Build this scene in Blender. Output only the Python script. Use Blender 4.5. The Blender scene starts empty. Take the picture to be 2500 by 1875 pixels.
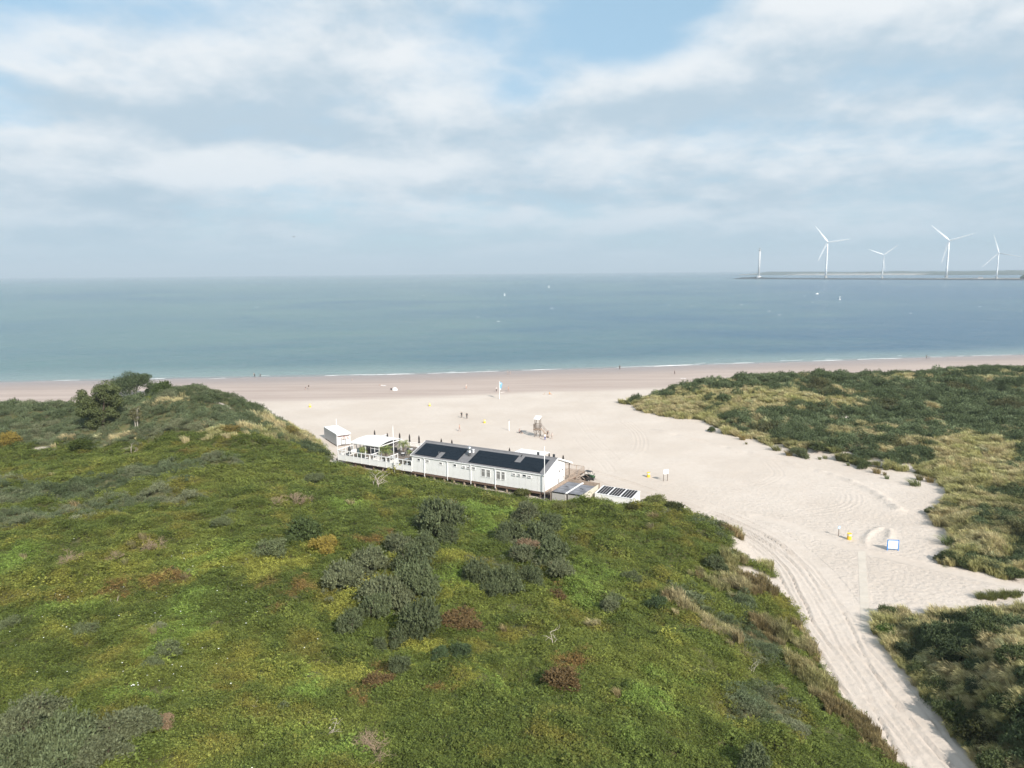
import bpy, bmesh, math, random
import numpy as np
from mathutils import Vector, Matrix, Euler

# ------------------------------------------------------------------ camera, sky, sun, exposure
scene = bpy.context.scene
C = scene.collection
F_PX, PW, PH = 1733.0, 2500.0, 1875.0
CAM_Z, PITCH, ROLL = 40.0, math.radians(8.97), math.radians(0.5)
SUN_EL, SUN_AZ = math.radians(35.0), math.radians(-59.0)      # direction towards the sun, angle from +X
EXPOSURE = 0.72
HAZE_DENSITY = 1.2e-4
SEA_Z = -0.3

cam = bpy.data.cameras.new('camera')
cam.sensor_fit = 'HORIZONTAL'
cam.sensor_width = 36.0
cam.lens = 36.0 * F_PX / PW
cam.clip_start, cam.clip_end = 0.5, 120000.0
camo = bpy.data.objects.new('camera', cam)
C.objects.link(camo)
_f = np.array([0, math.cos(PITCH), -math.sin(PITCH)])
_r0 = np.array([1.0, 0, 0])
_u0 = np.cross(_r0, _f)
_r = _r0 * math.cos(ROLL) - _u0 * math.sin(ROLL)
_u = _u0 * math.cos(ROLL) + _r0 * math.sin(ROLL)
camo.matrix_world = Matrix(((_r[0], _u[0], -_f[0], 0), (_r[1], _u[1], -_f[1], 0), (_r[2], _u[2], -_f[2], CAM_Z), (0, 0, 0, 1)))
scene.camera = camo

sun = bpy.data.lights.new('sun', 'SUN')
sun.energy = 3.7
sun.angle = math.radians(0.55)
sun.color = (1.0, 0.94, 0.86)
suno = bpy.data.objects.new('sun', sun)
C.objects.link(suno)
_sd = Vector((math.cos(SUN_EL) * math.cos(SUN_AZ), math.cos(SUN_EL) * math.sin(SUN_AZ), math.sin(SUN_EL)))
suno.rotation_euler = _sd.to_track_quat('Z', 'Y').to_euler()
suno.location = (200, -300, 300)

scene.view_settings.view_transform = 'Standard'
scene.view_settings.look = 'None'
scene.view_settings.gamma = 1.0
scene.view_settings.use_curve_mapping = False
scene.view_settings.exposure = EXPOSURE
scene.render.engine = 'CYCLES'
scene.cycles.use_denoising = True
scene.cycles.use_adaptive_sampling = True
scene.cycles.adaptive_threshold = 0.02
scene.cycles.max_bounces = 5
scene.cycles.diffuse_bounces = 4
scene.cycles.glossy_bounces = 2
scene.cycles.transmission_bounces = 4
scene.cycles.transparent_max_bounces = 8
scene.cycles.volume_bounces = 0
scene.cycles.caustics_reflective = False
scene.cycles.caustics_refractive = False


class NT:
    """small helper to write node trees"""
    def __init__(self, tree):
        self.t = tree
        tree.nodes.clear()

    def n(self, typ, **kw):
        nd = self.t.nodes.new(typ)
        for k, v in kw.items():
            setattr(nd, k, v)
        return nd

    def put(self, sock, val):
        if hasattr(val, 'is_output') or isinstance(val, bpy.types.NodeSocket):
            self.t.links.new(val, sock)
        else:
            sock.default_value = val

    def math(self, op, a, b=None, c=None, clamp=False):
        nd = self.n('ShaderNodeMath', operation=op, use_clamp=clamp)
        for i, x in enumerate((a, b, c)):
            if x is not None:
                self.put(nd.inputs[i], x)
        return nd.outputs[0]

    def vmath(self, op, a, b=None, out=0):
        nd = self.n('ShaderNodeVectorMath', operation=op)
        self.put(nd.inputs[0], a)
        if b is not None:
            self.put(nd.inputs[3 if op == 'SCALE' else 1], b)
        return nd.outputs[out]

    def mix(self, fac, a, b, blend='MIX'):
        nd = self.n('ShaderNodeMix', data_type='RGBA', blend_type=blend)
        self.put(nd.inputs[0], fac)
        self.put(nd.inputs[6], a if not isinstance(a, tuple) else (a + (1,))[:4])
        self.put(nd.inputs[7], b if not isinstance(b, tuple) else (b + (1,))[:4])
        return nd.outputs[2]

    def smooth(self, x, lo, hi, a=0.0, b=1.0):
        nd = self.n('ShaderNodeMapRange', interpolation_type='SMOOTHSTEP')
        self.put(nd.inputs[0], x)
        for i, v in enumerate((lo, hi, a, b)):
            self.put(nd.inputs[1 + i], v)
        return nd.outputs[0]

    def noise(self, vec, scale, detail=3.0, rough=0.5, dist=0.0, w=None, lac=2.0):
        nd = self.n('ShaderNodeTexNoise')
        if w is not None:
            vec = self.vmath('ADD', vec, (w * 3.1, w * 1.7, -w * 2.3))
        if vec is not None:
            self.put(nd.inputs['Vector'], vec)
        self.put(nd.inputs['Scale'], scale)
        nd.inputs['Detail'].default_value = detail
        nd.inputs['Roughness'].default_value = rough
        nd.inputs['Lacunarity'].default_value = lac
        nd.inputs['Distortion'].default_value = dist
        return nd.outputs[0]


def make_world():
    w = bpy.data.worlds.new('World')
    scene.world = w
    w.use_nodes = True
    k = NT(w.node_tree)
    D = k.n('ShaderNodeTexCoord').outputs['Generated']
    sep = k.n('ShaderNodeSeparateXYZ')
    k.put(sep.inputs[0], D)
    x, y, z = sep.outputs
    zc = k.math('MAXIMUM', z, 0.012)
    cmb = k.n('ShaderNodeCombineXYZ')
    k.put(cmb.inputs[0], x); k.put(cmb.inputs[1], y); k.put(cmb.inputs[2], zc)
    sky = k.n('ShaderNodeTexSky', sky_type='NISHITA', sun_disc=False)
    sky.sun_elevation = SUN_EL
    # Blender's sky measures its rotation clockwise from +Y
    sky.sun_rotation = math.pi / 2 - SUN_AZ
    sky.altitude = 0
    sky.air_density, sky.dust_density, sky.ozone_density = 1.0, 1.6, 1.5
    k.put(sky.inputs[0], cmb.outputs[0])
    az = k.math('ARCTAN2', x, y)
    el = k.math('ARCSINE', zc)

    # clouds: a soft broken cumulus field; features shrink towards the horizon like a real deck
    def field(d_el, seed):
        e2 = k.math('ADD', el, d_el)
        v = k.math('LOGARITHM', k.math('ADD', e2, 0.07), math.e)
        stretch = k.math('DIVIDE', 1.05, k.math('POWER', k.math('ADD', e2, 0.10), 0.55))
        c = k.n('ShaderNodeCombineXYZ')
        k.put(c.inputs[0], k.math('MULTIPLY', x, stretch))
        k.put(c.inputs[1], k.math('MULTIPLY', y, stretch))
        k.put(c.inputs[2], k.math('MULTIPLY', v, 0.82))
        a = k.noise(c.outputs[0], 1.35, 5.0, 0.52, 0.0, seed)
        b = k.noise(c.outputs[0], 5.2, 4.0, 0.60, 0.0, seed + 3.0)
        bl = k.math('SUBTRACT', 1.0, k.math('ABSOLUTE', k.math('SUBTRACT', k.math('MULTIPLY', b, 2.0), 1.0)))
        return k.math('ADD', k.math('MULTIPLY', a, 0.86), k.math('MULTIPLY', bl, 0.14))

    # where the deck is open (blue) or thick, placed in the sky by azimuth and elevation
    def blob(u, v, ru, rv, amp):
        a0, e0 = math.atan((u - 1250) / F_PX), (664 - v) / F_PX
        dx = k.math('DIVIDE', k.math('SUBTRACT', az, a0), ru / F_PX)
        dy = k.math('DIVIDE', k.math('SUBTRACT', el, e0), rv / F_PX)
        r2 = k.math('ADD', k.math('MULTIPLY', dx, dx), k.math('MULTIPLY', dy, dy))
        return k.math('MULTIPLY', k.math('EXPONENT', k.math('MULTIPLY', r2, -1.0)), amp)

    cover = None
    for b in [(1660, 40, 240, 90, -.30), (1490, 160, 170, 75, -.26), (1290, 265, 120, 50, -.22), (90, 130, 170, 45, -.16), (300, 40, 90, 60, -.06),
              (2180, 285, 230, 32, -.09), (2440, 220, 110, 40, -.07), (2250, 360, 300, 60, .08), (1330, 480, 300, 50, .12), (2150, 480, 400, 60, .08),
              (650, 260, 420, 150, .16), (1000, 40, 260, 110, .12), (2150, 110, 300, 100, .14), (1550, 280, 230, 60, .10),
              (900, 430, 380, 50, .12), (1560, 400, 260, 55, .10), (150, 420, 260, 90, .10)]:
        t = blob(*b)
        cover = t if cover is None else k.math('ADD', cover, t)
    n0 = field(0.0, 1.7)
    n1 = field(0.022, 1.7)
    dens = k.math('ADD', n0, cover)
    cov = k.smooth(dens, 0.37, 0.66)
    lit = k.math('ADD', k.math('MULTIPLY', k.math('SUBTRACT', n0, n1), 3.2), 0.52)
    pc = k.n('ShaderNodeCombineXYZ')
    k.put(pc.inputs[0], k.math('MULTIPLY', az, 1.0)); k.put(pc.inputs[1], k.math('MULTIPLY', k.math('POWER', el, .8), 1.5))
    puff = k.noise(pc.outputs[0], 7.5, 5.0, 0.56, 0.3, 4.4)
    lit = k.math('ADD', lit, k.math('MULTIPLY', k.math('SUBTRACT', puff, 0.5), 1.3))
    # bright sunlit heads and shaded undersides of the big cloud masses
    for b in [(560, 60, 200, 70, .35), (1000, 200, 170, 55, .25), (160, 220, 120, 60, .30), (20, 210, 70, 60, .35), (720, 350, 360, 45, -.55), (330, 330, 260, 45, -.25), (1080, 60, 190, 90, -.18), (900, 425, 370, 38, .50), (470, 460, 120, 40, .25), (420, 530, 420, 26, -.25),
              (1440, 255, 150, 50, .30), (1690, 205, 110, 60, .35), (1700, 300, 260, 35, -.35), (1560, 385, 260, 30, .30), (2130, 120, 300, 60, .38), (2430, 60, 120, 60, .35), (2150, 255, 350, 40, -.30), (1600, 500, 420, 30, -.30), (1000, 520, 300, 20, .25), (2330, 385, 130, 35, .25), (200, 380, 170, 35, .18), (150, 500, 300, 25, -.2)]:
        lit = k.math('ADD', lit, blob(*b))
    # thick middles and undersides are greyer
    thick = k.smooth(dens, 0.60, 0.92)
    lit = k.math('SUBTRACT', lit, k.math('MULTIPLY', thick, 0.16), clamp=True)
    lit = k.smooth(lit, 0.0, 1.0)
    hor = k.smooth(el, 0.0, 0.20)
    grey = k.mix(hor, (0.270, 0.360, 0.428), (0.312, 0.392, 0.458))
    white = k.mix(hor, (0.43, 0.485, 0.535), (0.535, 0.560, 0.580))
    ccol = k.mix(lit, grey, white)
    blue = k.mix(1.0, sky.outputs[0], (0.1, 0.1, 0.1), 'MULTIPLY')
    # thin high veil whitens the open blue as in the photograph
    blue = k.mix(0.66, blue, (0.265, 0.415, 0.520))
    col = k.mix(cov, blue, ccol)
    low = k.smooth(el, 0.0, 0.10, 1.0, 0.0)
    col = k.mix(k.math('MULTIPLY', low, 0.58), col, (0.280, 0.385, 0.450))
    col = k.mix(1.0, col, (10.0, 10.0, 10.0), 'MULTIPLY')
    bg = k.n('ShaderNodeBackground')
    k.put(bg.inputs[0], col)
    bg.inputs[1].default_value = 0.1
    w.cycles.sampling_method = 'MANUAL'
    w.cycles.sample_map_resolution = 256
    out = k.n('ShaderNodeOutputWorld')
    k.put(out.inputs[0], bg.outputs[0])


make_world()

# ------------------------------------------------------------------ helpers
rng = np.random.default_rng(7)
random.seed(7)


def ray(u, v):
    return _f + _r * ((u - PW / 2) / F_PX) - _u * ((v - PH / 2) / F_PX)


def G(u, v, z=0.0):
    """world point at height z on the ray through photograph pixel (u, v)"""
    d = ray(u, v)
    t = (z - CAM_Z) / d[2]
    return np.array([d[0] * t, d[1] * t, z])


def at_depth(u, v, y):
    d = ray(u, v)
    t = y / d[1]
    return np.array([d[0] * t, y, CAM_Z + d[2] * t])


def project(x, y, z):
    qx, qy, qz = x, y, z - CAM_Z
    kk = qx * _f[0] + qy * _f[1] + qz * _f[2]
    kk = np.where(np.abs(kk) < 1e-3, 1e-3, kk)
    a = (qx * _r[0] + qy * _r[1] + qz * _r[2]) / kk
    b = (qx * _u[0] + qy * _u[1] + qz * _u[2]) / kk
    return PW / 2 + F_PX * a, PH / 2 - F_PX * b, kk


def height_to(base, v):
    lo, hi = 0.0, 400.0
    for _ in range(50):
        m = (lo + hi) / 2
        if project(base[0], base[1], base[2] + m)[1] > v:
            lo = m
        else:
            hi = m
    return lo


# pavilion frame: x to the right along the front, y towards the sea
L0 = np.array([-19.9, 136.3])
LA = math.radians(-29.7)
EX = np.array([math.cos(LA), math.sin(LA)])
EY = np.array([-math.sin(LA), math.cos(LA)])


def PV(x, y, z=0.0):
    p = L0 + EX * x + EY * y
    return (float(p[0]), float(p[1]), z)


def PVy(u, v, y):
    d = ray(u, v)
    t = ((L0 + EY * y) @ EY) / (d[:2] @ EY)
    p = np.array([0, 0, CAM_Z]) + d * t
    return float((p[:2] - L0) @ EX), float(p[2])


_mats = {}


def mat(name, color, rough=0.6, metal=0.0, spec=0.5, var=0.0, vscale=3.0, emit=None, obj_color=False, bump=0.0, bscale=20.0):
    if name in _mats:
        return _mats[name]
    m = bpy.data.materials.new(name)
    m.use_nodes = True
    k = NT(m.node_tree)
    b = k.n('ShaderNodeBsdfPrincipled')
    col = color + (1,) if len(color) == 3 else color
    if obj_color:
        base = k.n('ShaderNodeObjectInfo').outputs['Color']
    else:
        rgb = k.n('ShaderNodeRGB')
        rgb.outputs[0].default_value = col
        base = rgb.outputs[0]
    tc = k.n('ShaderNodeTexCoord').outputs['Object']
    if var:
        nz = k.noise(tc, vscale, 4.0, 0.6)
        f = k.smooth(nz, 0.25, 0.75, 1.0 - var, 1.0 + var * 0.5)
        cm = k.n('ShaderNodeCombineXYZ')
        for i in range(3):
            k.put(cm.inputs[i], f)
        base = k.mix(1.0, base, cm.outputs[0], 'MULTIPLY')
    k.put(b.inputs['Base Color'], base)
    b.inputs['Roughness'].default_value = rough
    b.inputs['Metallic'].default_value = metal
    b.inputs['Specular IOR Level'].default_value = spec
    if bump:
        bp = k.n('ShaderNodeBump')
        bp.inputs['Strength'].default_value = bump
        bp.inputs['Distance'].default_value = 0.02
        k.put(bp.inputs['Height'], k.noise(tc, bscale, 3.0))
        k.put(b.inputs['Normal'], bp.outputs[0])
    o = k.n('ShaderNodeOutputMaterial')
    k.put(o.inputs[0], b.outputs[0])
    _mats[name] = m
    return m


WHITE = mat('white_paint', (0.86, 0.85, 0.83), 0.5, var=0.06, vscale=0.8)
WHITE2 = mat('white_plastic', (0.84, 0.83, 0.82), 0.4)
FABRIC_WHITE = mat('white_canvas', (0.80, 0.80, 0.78), 0.8)
WARM_WHITE = mat('weathered_white', (0.66, 0.63, 0.60), 0.7, var=0.12, vscale=1.2)
GREY_ROOF = mat('grey_roofing', (0.185, 0.18, 0.185), 0.8, var=0.15, vscale=1.5)
FELT = mat('roofing_felt', (0.21, 0.21, 0.23), 0.75, var=0.45, vscale=0.8)
SOLAR = mat('solar_glass', (0.008, 0.013, 0.020), 0.4, spec=0.12)
SOLAR_BLACK = mat('black_strip', (0.02, 0.017, 0.018), 0.5, spec=0.15)
ALU = mat('aluminium', (0.55, 0.56, 0.57), 0.35, 0.8)
STEEL = mat('galvanised_steel', (0.5, 0.5, 0.5), 0.4, 0.6)
GLASS = mat('window_glass', (0.05, 0.06, 0.07), 0.08, spec=0.8)
GLASS_CURT = mat('curtained_glass', (0.30, 0.29, 0.28), 0.25, spec=0.6, var=0.4, vscale=6)
TIMBER = mat('pale_timber', (0.42, 0.325, 0.255), 0.8, var=0.25, vscale=2.0)
TIMBER_DK = mat('brown_timber', (0.17, 0.11, 0.08), 0.85, var=0.3, vscale=2.0)
TIMBER_GREY = mat('grey_timber', (0.22, 0.18, 0.15), 0.85, var=0.3, vscale=2.0)
CLAD = mat('cream_cladding', (0.60, 0.56, 0.47), 0.7, var=0.1)
DARK = mat('dark_fabric', (0.045, 0.035, 0.03), 0.85, var=0.2)
BLACK = mat('black_plastic', (0.02, 0.018, 0.018), 0.5)
CHARCOAL = mat('charcoal', (0.045, 0.05, 0.055), 0.6)
YELLOW = mat('yellow_bin', (0.85, 0.55, 0.05), 0.5)
BLUE = mat('blue_frame', (0.05, 0.24, 0.62), 0.45)
SIGN_BLUE = mat('sign_blue', (0.25, 0.50, 0.80), 0.4)
FLAG_BLUE = mat('flag_blue', (0.22, 0.45, 0.68), 0.8)
GREEN_PAINT = mat('green_paint', (0.05, 0.11, 0.05), 0.5)
RUBBER = mat('rubber', (0.015, 0.015, 0.015), 0.8)
ROCK = mat('breakwater_rock', (0.07, 0.08, 0.085), 0.9, var=0.3, vscale=0.05)
BRANCH = mat('bleached_wood', (0.50, 0.43, 0.36), 0.8, var=0.2)
BARK = mat('bark', (0.12, 0.09, 0.065), 0.9, var=0.3, vscale=2)
BARK_PALE = mat('pale_bark', (0.40, 0.37, 0.31), 0.9, var=0.3, vscale=2)


class MB:
    """collects simple shapes into one mesh"""
    def __init__(self):
        self.v, self.f = [], []

    def add(self, vs, fs):
        o = len(self.v)
        self.v += [tuple(map(float, p)) for p in vs]
        self.f += [tuple(o + i for i in f) for f in fs]
        return self

    def box(self, x0, x1, y0, y1, z0, z1):
        vs = [(x0, y0, z0), (x1, y0, z0), (x1, y1, z0), (x0, y1, z0), (x0, y0, z1), (x1, y0, z1), (x1, y1, z1), (x0, y1, z1)]
        return self.add(vs, [(0, 3, 2, 1), (4, 5, 6, 7), (0, 1, 5, 4), (1, 2, 6, 5), (2, 3, 7, 6), (3, 0, 4, 7)])

    def prism(self, pts, axis, a, b):
        """polygon pts (2-D) extruded along axis from a to b"""
        n = len(pts)

        def P(p, t):
            return (t, p[0], p[1]) if axis == 'x' else ((p[0], t, p[1]) if axis == 'y' else (p[0], p[1], t))
        vs = [P(p, a) for p in pts] + [P(p, b) for p in pts]
        fs = [tuple(range(n))[::-1], tuple(range(n, 2 * n))] + [(i, (i + 1) % n, n + (i + 1) % n, n + i) for i in range(n)]
        return self.add(vs, fs)

    def tube(self, pts, rad, n=8, cap=True):
        pts = [Vector(p) for p in pts]
        if not hasattr(rad, '__len__'):
            rad = [rad] * len(pts)
        rings, vs, fs = [], [], []
        up = Vector((0, 0, 1))
        for i, p in enumerate(pts):
            d = (pts[min(i + 1, len(pts) - 1)] - pts[max(i - 1, 0)]).normalized()
            a = d.cross(up)
            if a.length < 1e-3:
                a = d.cross(Vector((0, 1, 0)))
            a.normalize()
            b = a.cross(d).normalized()
            for j in range(n):
                t = 2 * math.pi * j / n
                vs.append(p + a * (math.cos(t) * rad[i]) + b * (math.sin(t) * rad[i]))
        for i in range(len(pts) - 1):
            for j in range(n):
                fs.append((i * n + j, i * n + (j + 1) % n, (i + 1) * n + (j + 1) % n, (i + 1) * n + j))
        if cap:
            fs.append(tuple(range(n))[::-1])
            fs.append(tuple(range((len(pts) - 1) * n, len(pts) * n)))
        return self.add(vs, fs)

    def lathe(self, prof, n=16, c=(0, 0)):
        vs, fs = [], []
        for r, z in prof:
            for j in range(n):
                t = 2 * math.pi * j / n
                vs.append((c[0] + r * math.cos(t), c[1] + r * math.sin(t), z))
        for i in range(len(prof) - 1):
            for j in range(n):
                fs.append((i * n + j, i * n + (j + 1) % n, (i + 1) * n + (j + 1) % n, (i + 1) * n + j))
        fs.append(tuple(range(n))[::-1])
        fs.append(tuple(range((len(prof) - 1) * n, len(prof) * n)))
        return self.add(vs, fs)

    def mesh(self, name):
        me = bpy.data.meshes.new(name)
        me.from_pydata(self.v, [], self.f)
        me.update()
        return me

    def build(self, name, m, parent=None, smooth=False, loc=None, rot=None):
        me = self.mesh(name)
        if m is not None:
            me.materials.append(m)
        if smooth:
            me.polygons.foreach_set('use_smooth', [True] * len(me.polygons))
        return put(name, me, parent, loc, rot)


def put(name, me, parent=None, loc=None, rot=None):
    o = bpy.data.objects.new(name, me)
    C.objects.link(o)
    if parent is not None:
        o.parent = parent
    if loc is not None:
        o.location = loc
    if rot is not None:
        o.rotation_euler = rot
    return o


def tag(o, label=None, cat=None, group=None, kind=None):
    if label:
        o['label'] = label
    if cat:
        o['category'] = cat
    if group:
        o['group'] = group
    if kind:
        o['kind'] = kind
    return o


def thing(name, label, cat, loc=(0, 0, 0), rz=0.0, group=None):
    o = bpy.data.objects.new(name, None)
    o.empty_display_size = 0.3
    C.objects.link(o)
    o.location = loc
    o.rotation_euler = (0, 0, rz)
    return tag(o, label, cat, group)


def copy_tree(o, parent=None):
    c = o.copy()
    C.objects.link(c)
    c.parent = parent
    for ch in list(o.children):
        copy_tree(ch, c)
    return c


ORD = ['first', 'second', 'third', 'fourth', 'fifth', 'sixth', 'seventh', 'eighth', 'ninth', 'tenth', 'eleventh', 'twelfth', 'thirteenth',
       'fourteenth', 'fifteenth', 'sixteenth', 'seventeenth', 'eighteenth', 'nineteenth', 'twentieth', 'twenty-first', 'twenty-second',
       'twenty-third', 'twenty-fourth', 'twenty-fifth', 'twenty-sixth', 'twenty-seventh', 'twenty-eighth', 'twenty-ninth', 'thirtieth',
       'thirty-first', 'thirty-second', 'thirty-third', 'thirty-fourth', 'thirty-fifth', 'thirty-sixth', 'thirty-seventh', 'thirty-eighth',
       'thirty-ninth', 'fortieth']


def np_mesh(name, verts, faces, mats_, smooth=False, attrs=None):
    """verts (n,3) array, faces (m,k) array with constant k"""
    me = bpy.data.meshes.new(name)
    n, m, k = len(verts), len(faces), faces.shape[1]
    me.vertices.add(n)
    me.vertices.foreach_set('co', np.asarray(verts, np.float32).ravel())
    me.loops.add(m * k)
    me.loops.foreach_set('vertex_index', np.asarray(faces, np.int32).ravel())
    me.polygons.add(m)
    me.polygons.foreach_set('loop_start', np.arange(0, m * k, k, dtype=np.int32))
    if smooth:
        me.polygons.foreach_set('use_smooth', np.ones(m, bool))
    for mm in mats_:
        me.materials.append(mm)
    for an, (typ, arr) in (attrs or {}).items():
        a = me.attributes.new(an, typ, 'POINT')
        a.data.foreach_set('color' if typ == 'FLOAT_COLOR' else ('vector' if typ == 'FLOAT_VECTOR' else 'value'), np.asarray(arr).ravel())
    me.update(calc_edges=True)
    me.validate()
    return me


# ---- numpy noise
def _hash(ix, iy, seed):
    h = (ix * 374761393 + iy * 668265263 + seed * 982451653) & 0xFFFFFFFF
    h = ((h ^ (h >> 13)) * 1274126177) & 0xFFFFFFFF
    return ((h ^ (h >> 16)) & 0xFFFF) / 65535.0


def vnoise(x, y, seed=0):
    ix, iy = np.floor(x).astype(np.int64), np.floor(y).astype(np.int64)
    fx, fy = x - ix, y - iy
    fx, fy = fx * fx * (3 - 2 * fx), fy * fy * (3 - 2 * fy)
    a, b = _hash(ix, iy, seed), _hash(ix + 1, iy, seed)
    c, d = _hash(ix, iy + 1, seed), _hash(ix + 1, iy + 1, seed)
    return (a * (1 - fx) + b * fx) * (1 - fy) + (c * (1 - fx) + d * fx) * fy


def fbm(x, y, seed=0, oct=4, gain=0.5):
    s, a, t = 0.0, 1.0, 0.0
    for i in range(oct):
        s = s + a * vnoise(x * 2 ** i + 17.3 * i, y * 2 ** i - 9.1 * i, seed + i)
        t += a
        a *= gain
    return s / t


def sstep(x, a, b):
    t = np.clip((x - a) / (b - a), 0, 1)
    return t * t * (3 - 2 * t)


def poly_sd(px, py, poly):
    """signed distance, positive inside"""
    d2 = np.full(px.shape, 1e18)
    inside = np.zeros(px.shape, bool)
    n = len(poly)
    for i in range(n):
        x0, y0 = poly[i]
        x1, y1 = poly[(i + 1) % n]
        ex, ey = x1 - x0, y1 - y0
        t = np.clip(((px - x0) * ex + (py - y0) * ey) / (ex * ex + ey * ey + 1e-12), 0, 1)
        d2 = np.minimum(d2, (px - x0 - t * ex) ** 2 + (py - y0 - t * ey) ** 2)
        if y0 != y1:
            c = ((y0 > py) != (y1 > py)) & (px < (x1 - x0) * (py - y0) / (y1 - y0) + x0)
            inside ^= c
    d = np.sqrt(d2)
    return np.where(inside, d, -d)


def line_dist(px, py, pl):
    """distance to polyline, signed side offset and arc length of nearest point"""
    best = np.full(px.shape, 1e18)
    off = np.zeros(px.shape)
    arc = np.zeros(px.shape)
    s = 0.0
    for (x0, y0), (x1, y1) in zip(pl[:-1], pl[1:]):
        ex, ey = x1 - x0, y1 - y0
        l = math.hypot(ex, ey)
        t = np.clip(((px - x0) * ex + (py - y0) * ey) / (l * l), 0, 1)
        d2 = (px - x0 - t * ex) ** 2 + (py - y0 - t * ey) ** 2
        m = d2 < best
        best = np.where(m, d2, best)
        off = np.where(m, ((px - x0) * ey - (py - y0) * ex) / l, off)
        arc = np.where(m, s + t * l, arc)
        s += l
    return np.sqrt(best), off, arc


def smooth_line(pts, n=8):
    pts = [np.array(p, float) for p in pts]
    P = [pts[0]] + pts + [pts[-1]]
    out = []
    for i in range(1, len(P) - 2):
        for j in range(n):
            t = j / n
            out.append(0.5 * ((2 * P[i]) + (-P[i - 1] + P[i + 1]) * t + (2 * P[i - 1] - 5 * P[i] + 4 * P[i + 1] - P[i + 2]) * t * t + (-P[i - 1] + 3 * P[i] - 3 * P[i + 1] + P[i + 2]) * t ** 3))
    out.append(P[-2])
    return [tuple(p) for p in out]


def tps(ctrl, reg=0.02):
    c = np.array(ctrl, float)
    X = c[:, :2] / 50.0
    n = len(X)
    r2 = ((X[:, None] - X[None]) ** 2).sum(-1)
    K = np.where(r2 > 0, r2 * np.log(r2 + 1e-12), 0) * 0.5 + np.eye(n) * reg
    Pm = np.hstack([np.ones((n, 1)), X])
    A = np.vstack([np.hstack([K, Pm]), np.hstack([Pm.T, np.zeros((3, 3))])])
    w = np.linalg.solve(A, np.concatenate([c[:, 2], np.zeros(3)]))

    def ev(x, y):
        x, y = x / 50.0, y / 50.0
        s = w[n] + w[n + 1] * x + w[n + 2] * y
        for i in range(n):
            q = (x - X[i, 0]) ** 2 + (y - X[i, 1]) ** 2
            s = s + w[i] * 0.5 * q * np.log(q + 1e-12)
        return s
    return ev


# ------------------------------------------------------------------ terrain
def g2(u, v, z=0.0):
    p = G(u, v, z)
    return (p[0], p[1])


SHORE = [g2(u, v, SEA_Z) for u, v in [(0, 933), (200, 929), (560, 922), (900, 916), (1100, 911), (1250, 905), (1500, 898), (1700, 891), (2000, 882), (2250, 873), (2500, 866)]]
SHORE = [(-9000, -700.0), (-2500, 30.0), (-700, 205.0)] + SHORE + [(420, 352.0), (900, 420.0), (2500, 560.0), (9000, 800)]


def shore_d(x, y):
    """distance landward of the waterline"""
    sy = np.interp(x, [p[0] for p in SHORE], [p[1] for p in SHORE])
    return (sy - y) * 0.985


front = lambda x, y: PV(x, y)[:2]
D1_FOOT = [g2(*p) for p in [(2330, 1990), (2215, 1875), (2120, 1765), (2050, 1690), (2000, 1605), (1965, 1530), (1935, 1470), (1900, 1415), (1880, 1372), (1850, 1345), (1800, 1300)]]
D1_FOOT += [front(51, 3.0), front(47.5, 3.4), front(45.5, 0.8), front(38, 1.2), front(37, -1.5), front(31, -2.0), front(30, -1.2), front(20, -.7), front(8, -.6), front(-4, -.6), front(-12, -.8), front(-21, -.9)]
D1_FOOT += [g2(*p) for p in [(806, 1112), (795, 1096)]]
D1_POLY = D1_FOOT + [(-50, 172), (-62, 186), (-90, 200), (-140, 206), (-220, 208), (-420, 205), (-420, -80), (60, -80), (46, 10)]

c1 = [(x, y, 0.0) for x, y in D1_FOOT]
for u, v, y in [(1600, 1212, 116), (1660, 1232, 112), (1740, 1270, 104), (1560, 1226, 113), (1450, 1235, 112),
                (1250, 1875, 37.5), (1250, 1600, 57), (1250, 1400, 78), (1250, 1300, 95), (1250, 1235, 112),
                (600, 1875, 37), (600, 1600, 56), (600, 1400, 73), (600, 1250, 94), (600, 1120, 128), (600, 1065, 143),
                (0, 1875, 37), (0, 1600, 57), (0, 1400, 73), (0, 1260, 96), (0, 1180, 114), (0, 1125, 138), (0, 1050, 160), (0, 990, 174),
                (250, 1050, 152), (250, 1000, 168), (250, 1120, 132), (330, 1100, 138), (350, 1165, 117), (180, 1115, 142), (100, 1110, 142),
                (480, 942, 172), (400, 955, 170), (560, 962, 171), (640, 1014, 168), (700, 1052, 166), (760, 1082, 161), (480, 1000, 156), (560, 1045, 148), (700, 1085, 147),
                (850, 1160, 128), (850, 1300, 86), (900, 1450, 69),
                (1600, 1875, 40), (1600, 1600, 58), (1600, 1400, 79), (1600, 1300, 95), (1800, 1500, 72), (1800, 1700, 53), (1900, 1800, 47), (1750, 1400, 83), (1950, 1875, 45)]:
    p = at_depth(u, v, y)
    c1.append((p[0], p[1], p[2] - (0.8 if y > 100 and v < 1120 else 0.25)))
c1 += [(-90, 200, 0), (-140, 206, 0), (-220, 208, 0), (-62, 186, 0), (-150, 40, 12), (-200, 100, 9), (-220, 160, 8), (0, 10, 11), (-100, 0, 12), (30, 10, 6), (-320, 100, 9), (-320, 190, 4), (-300, 0, 10)]
c1 += [front(x, y) + (z,) for x, y, z in ((40.5, -3.2, 2.0), (43, -3.0, 2.2), (46, -2.6, 2.4), (37.5, -5.0, 1.9), (49, -1.5, 2.2))]
D1 = tps(c1)

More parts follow.
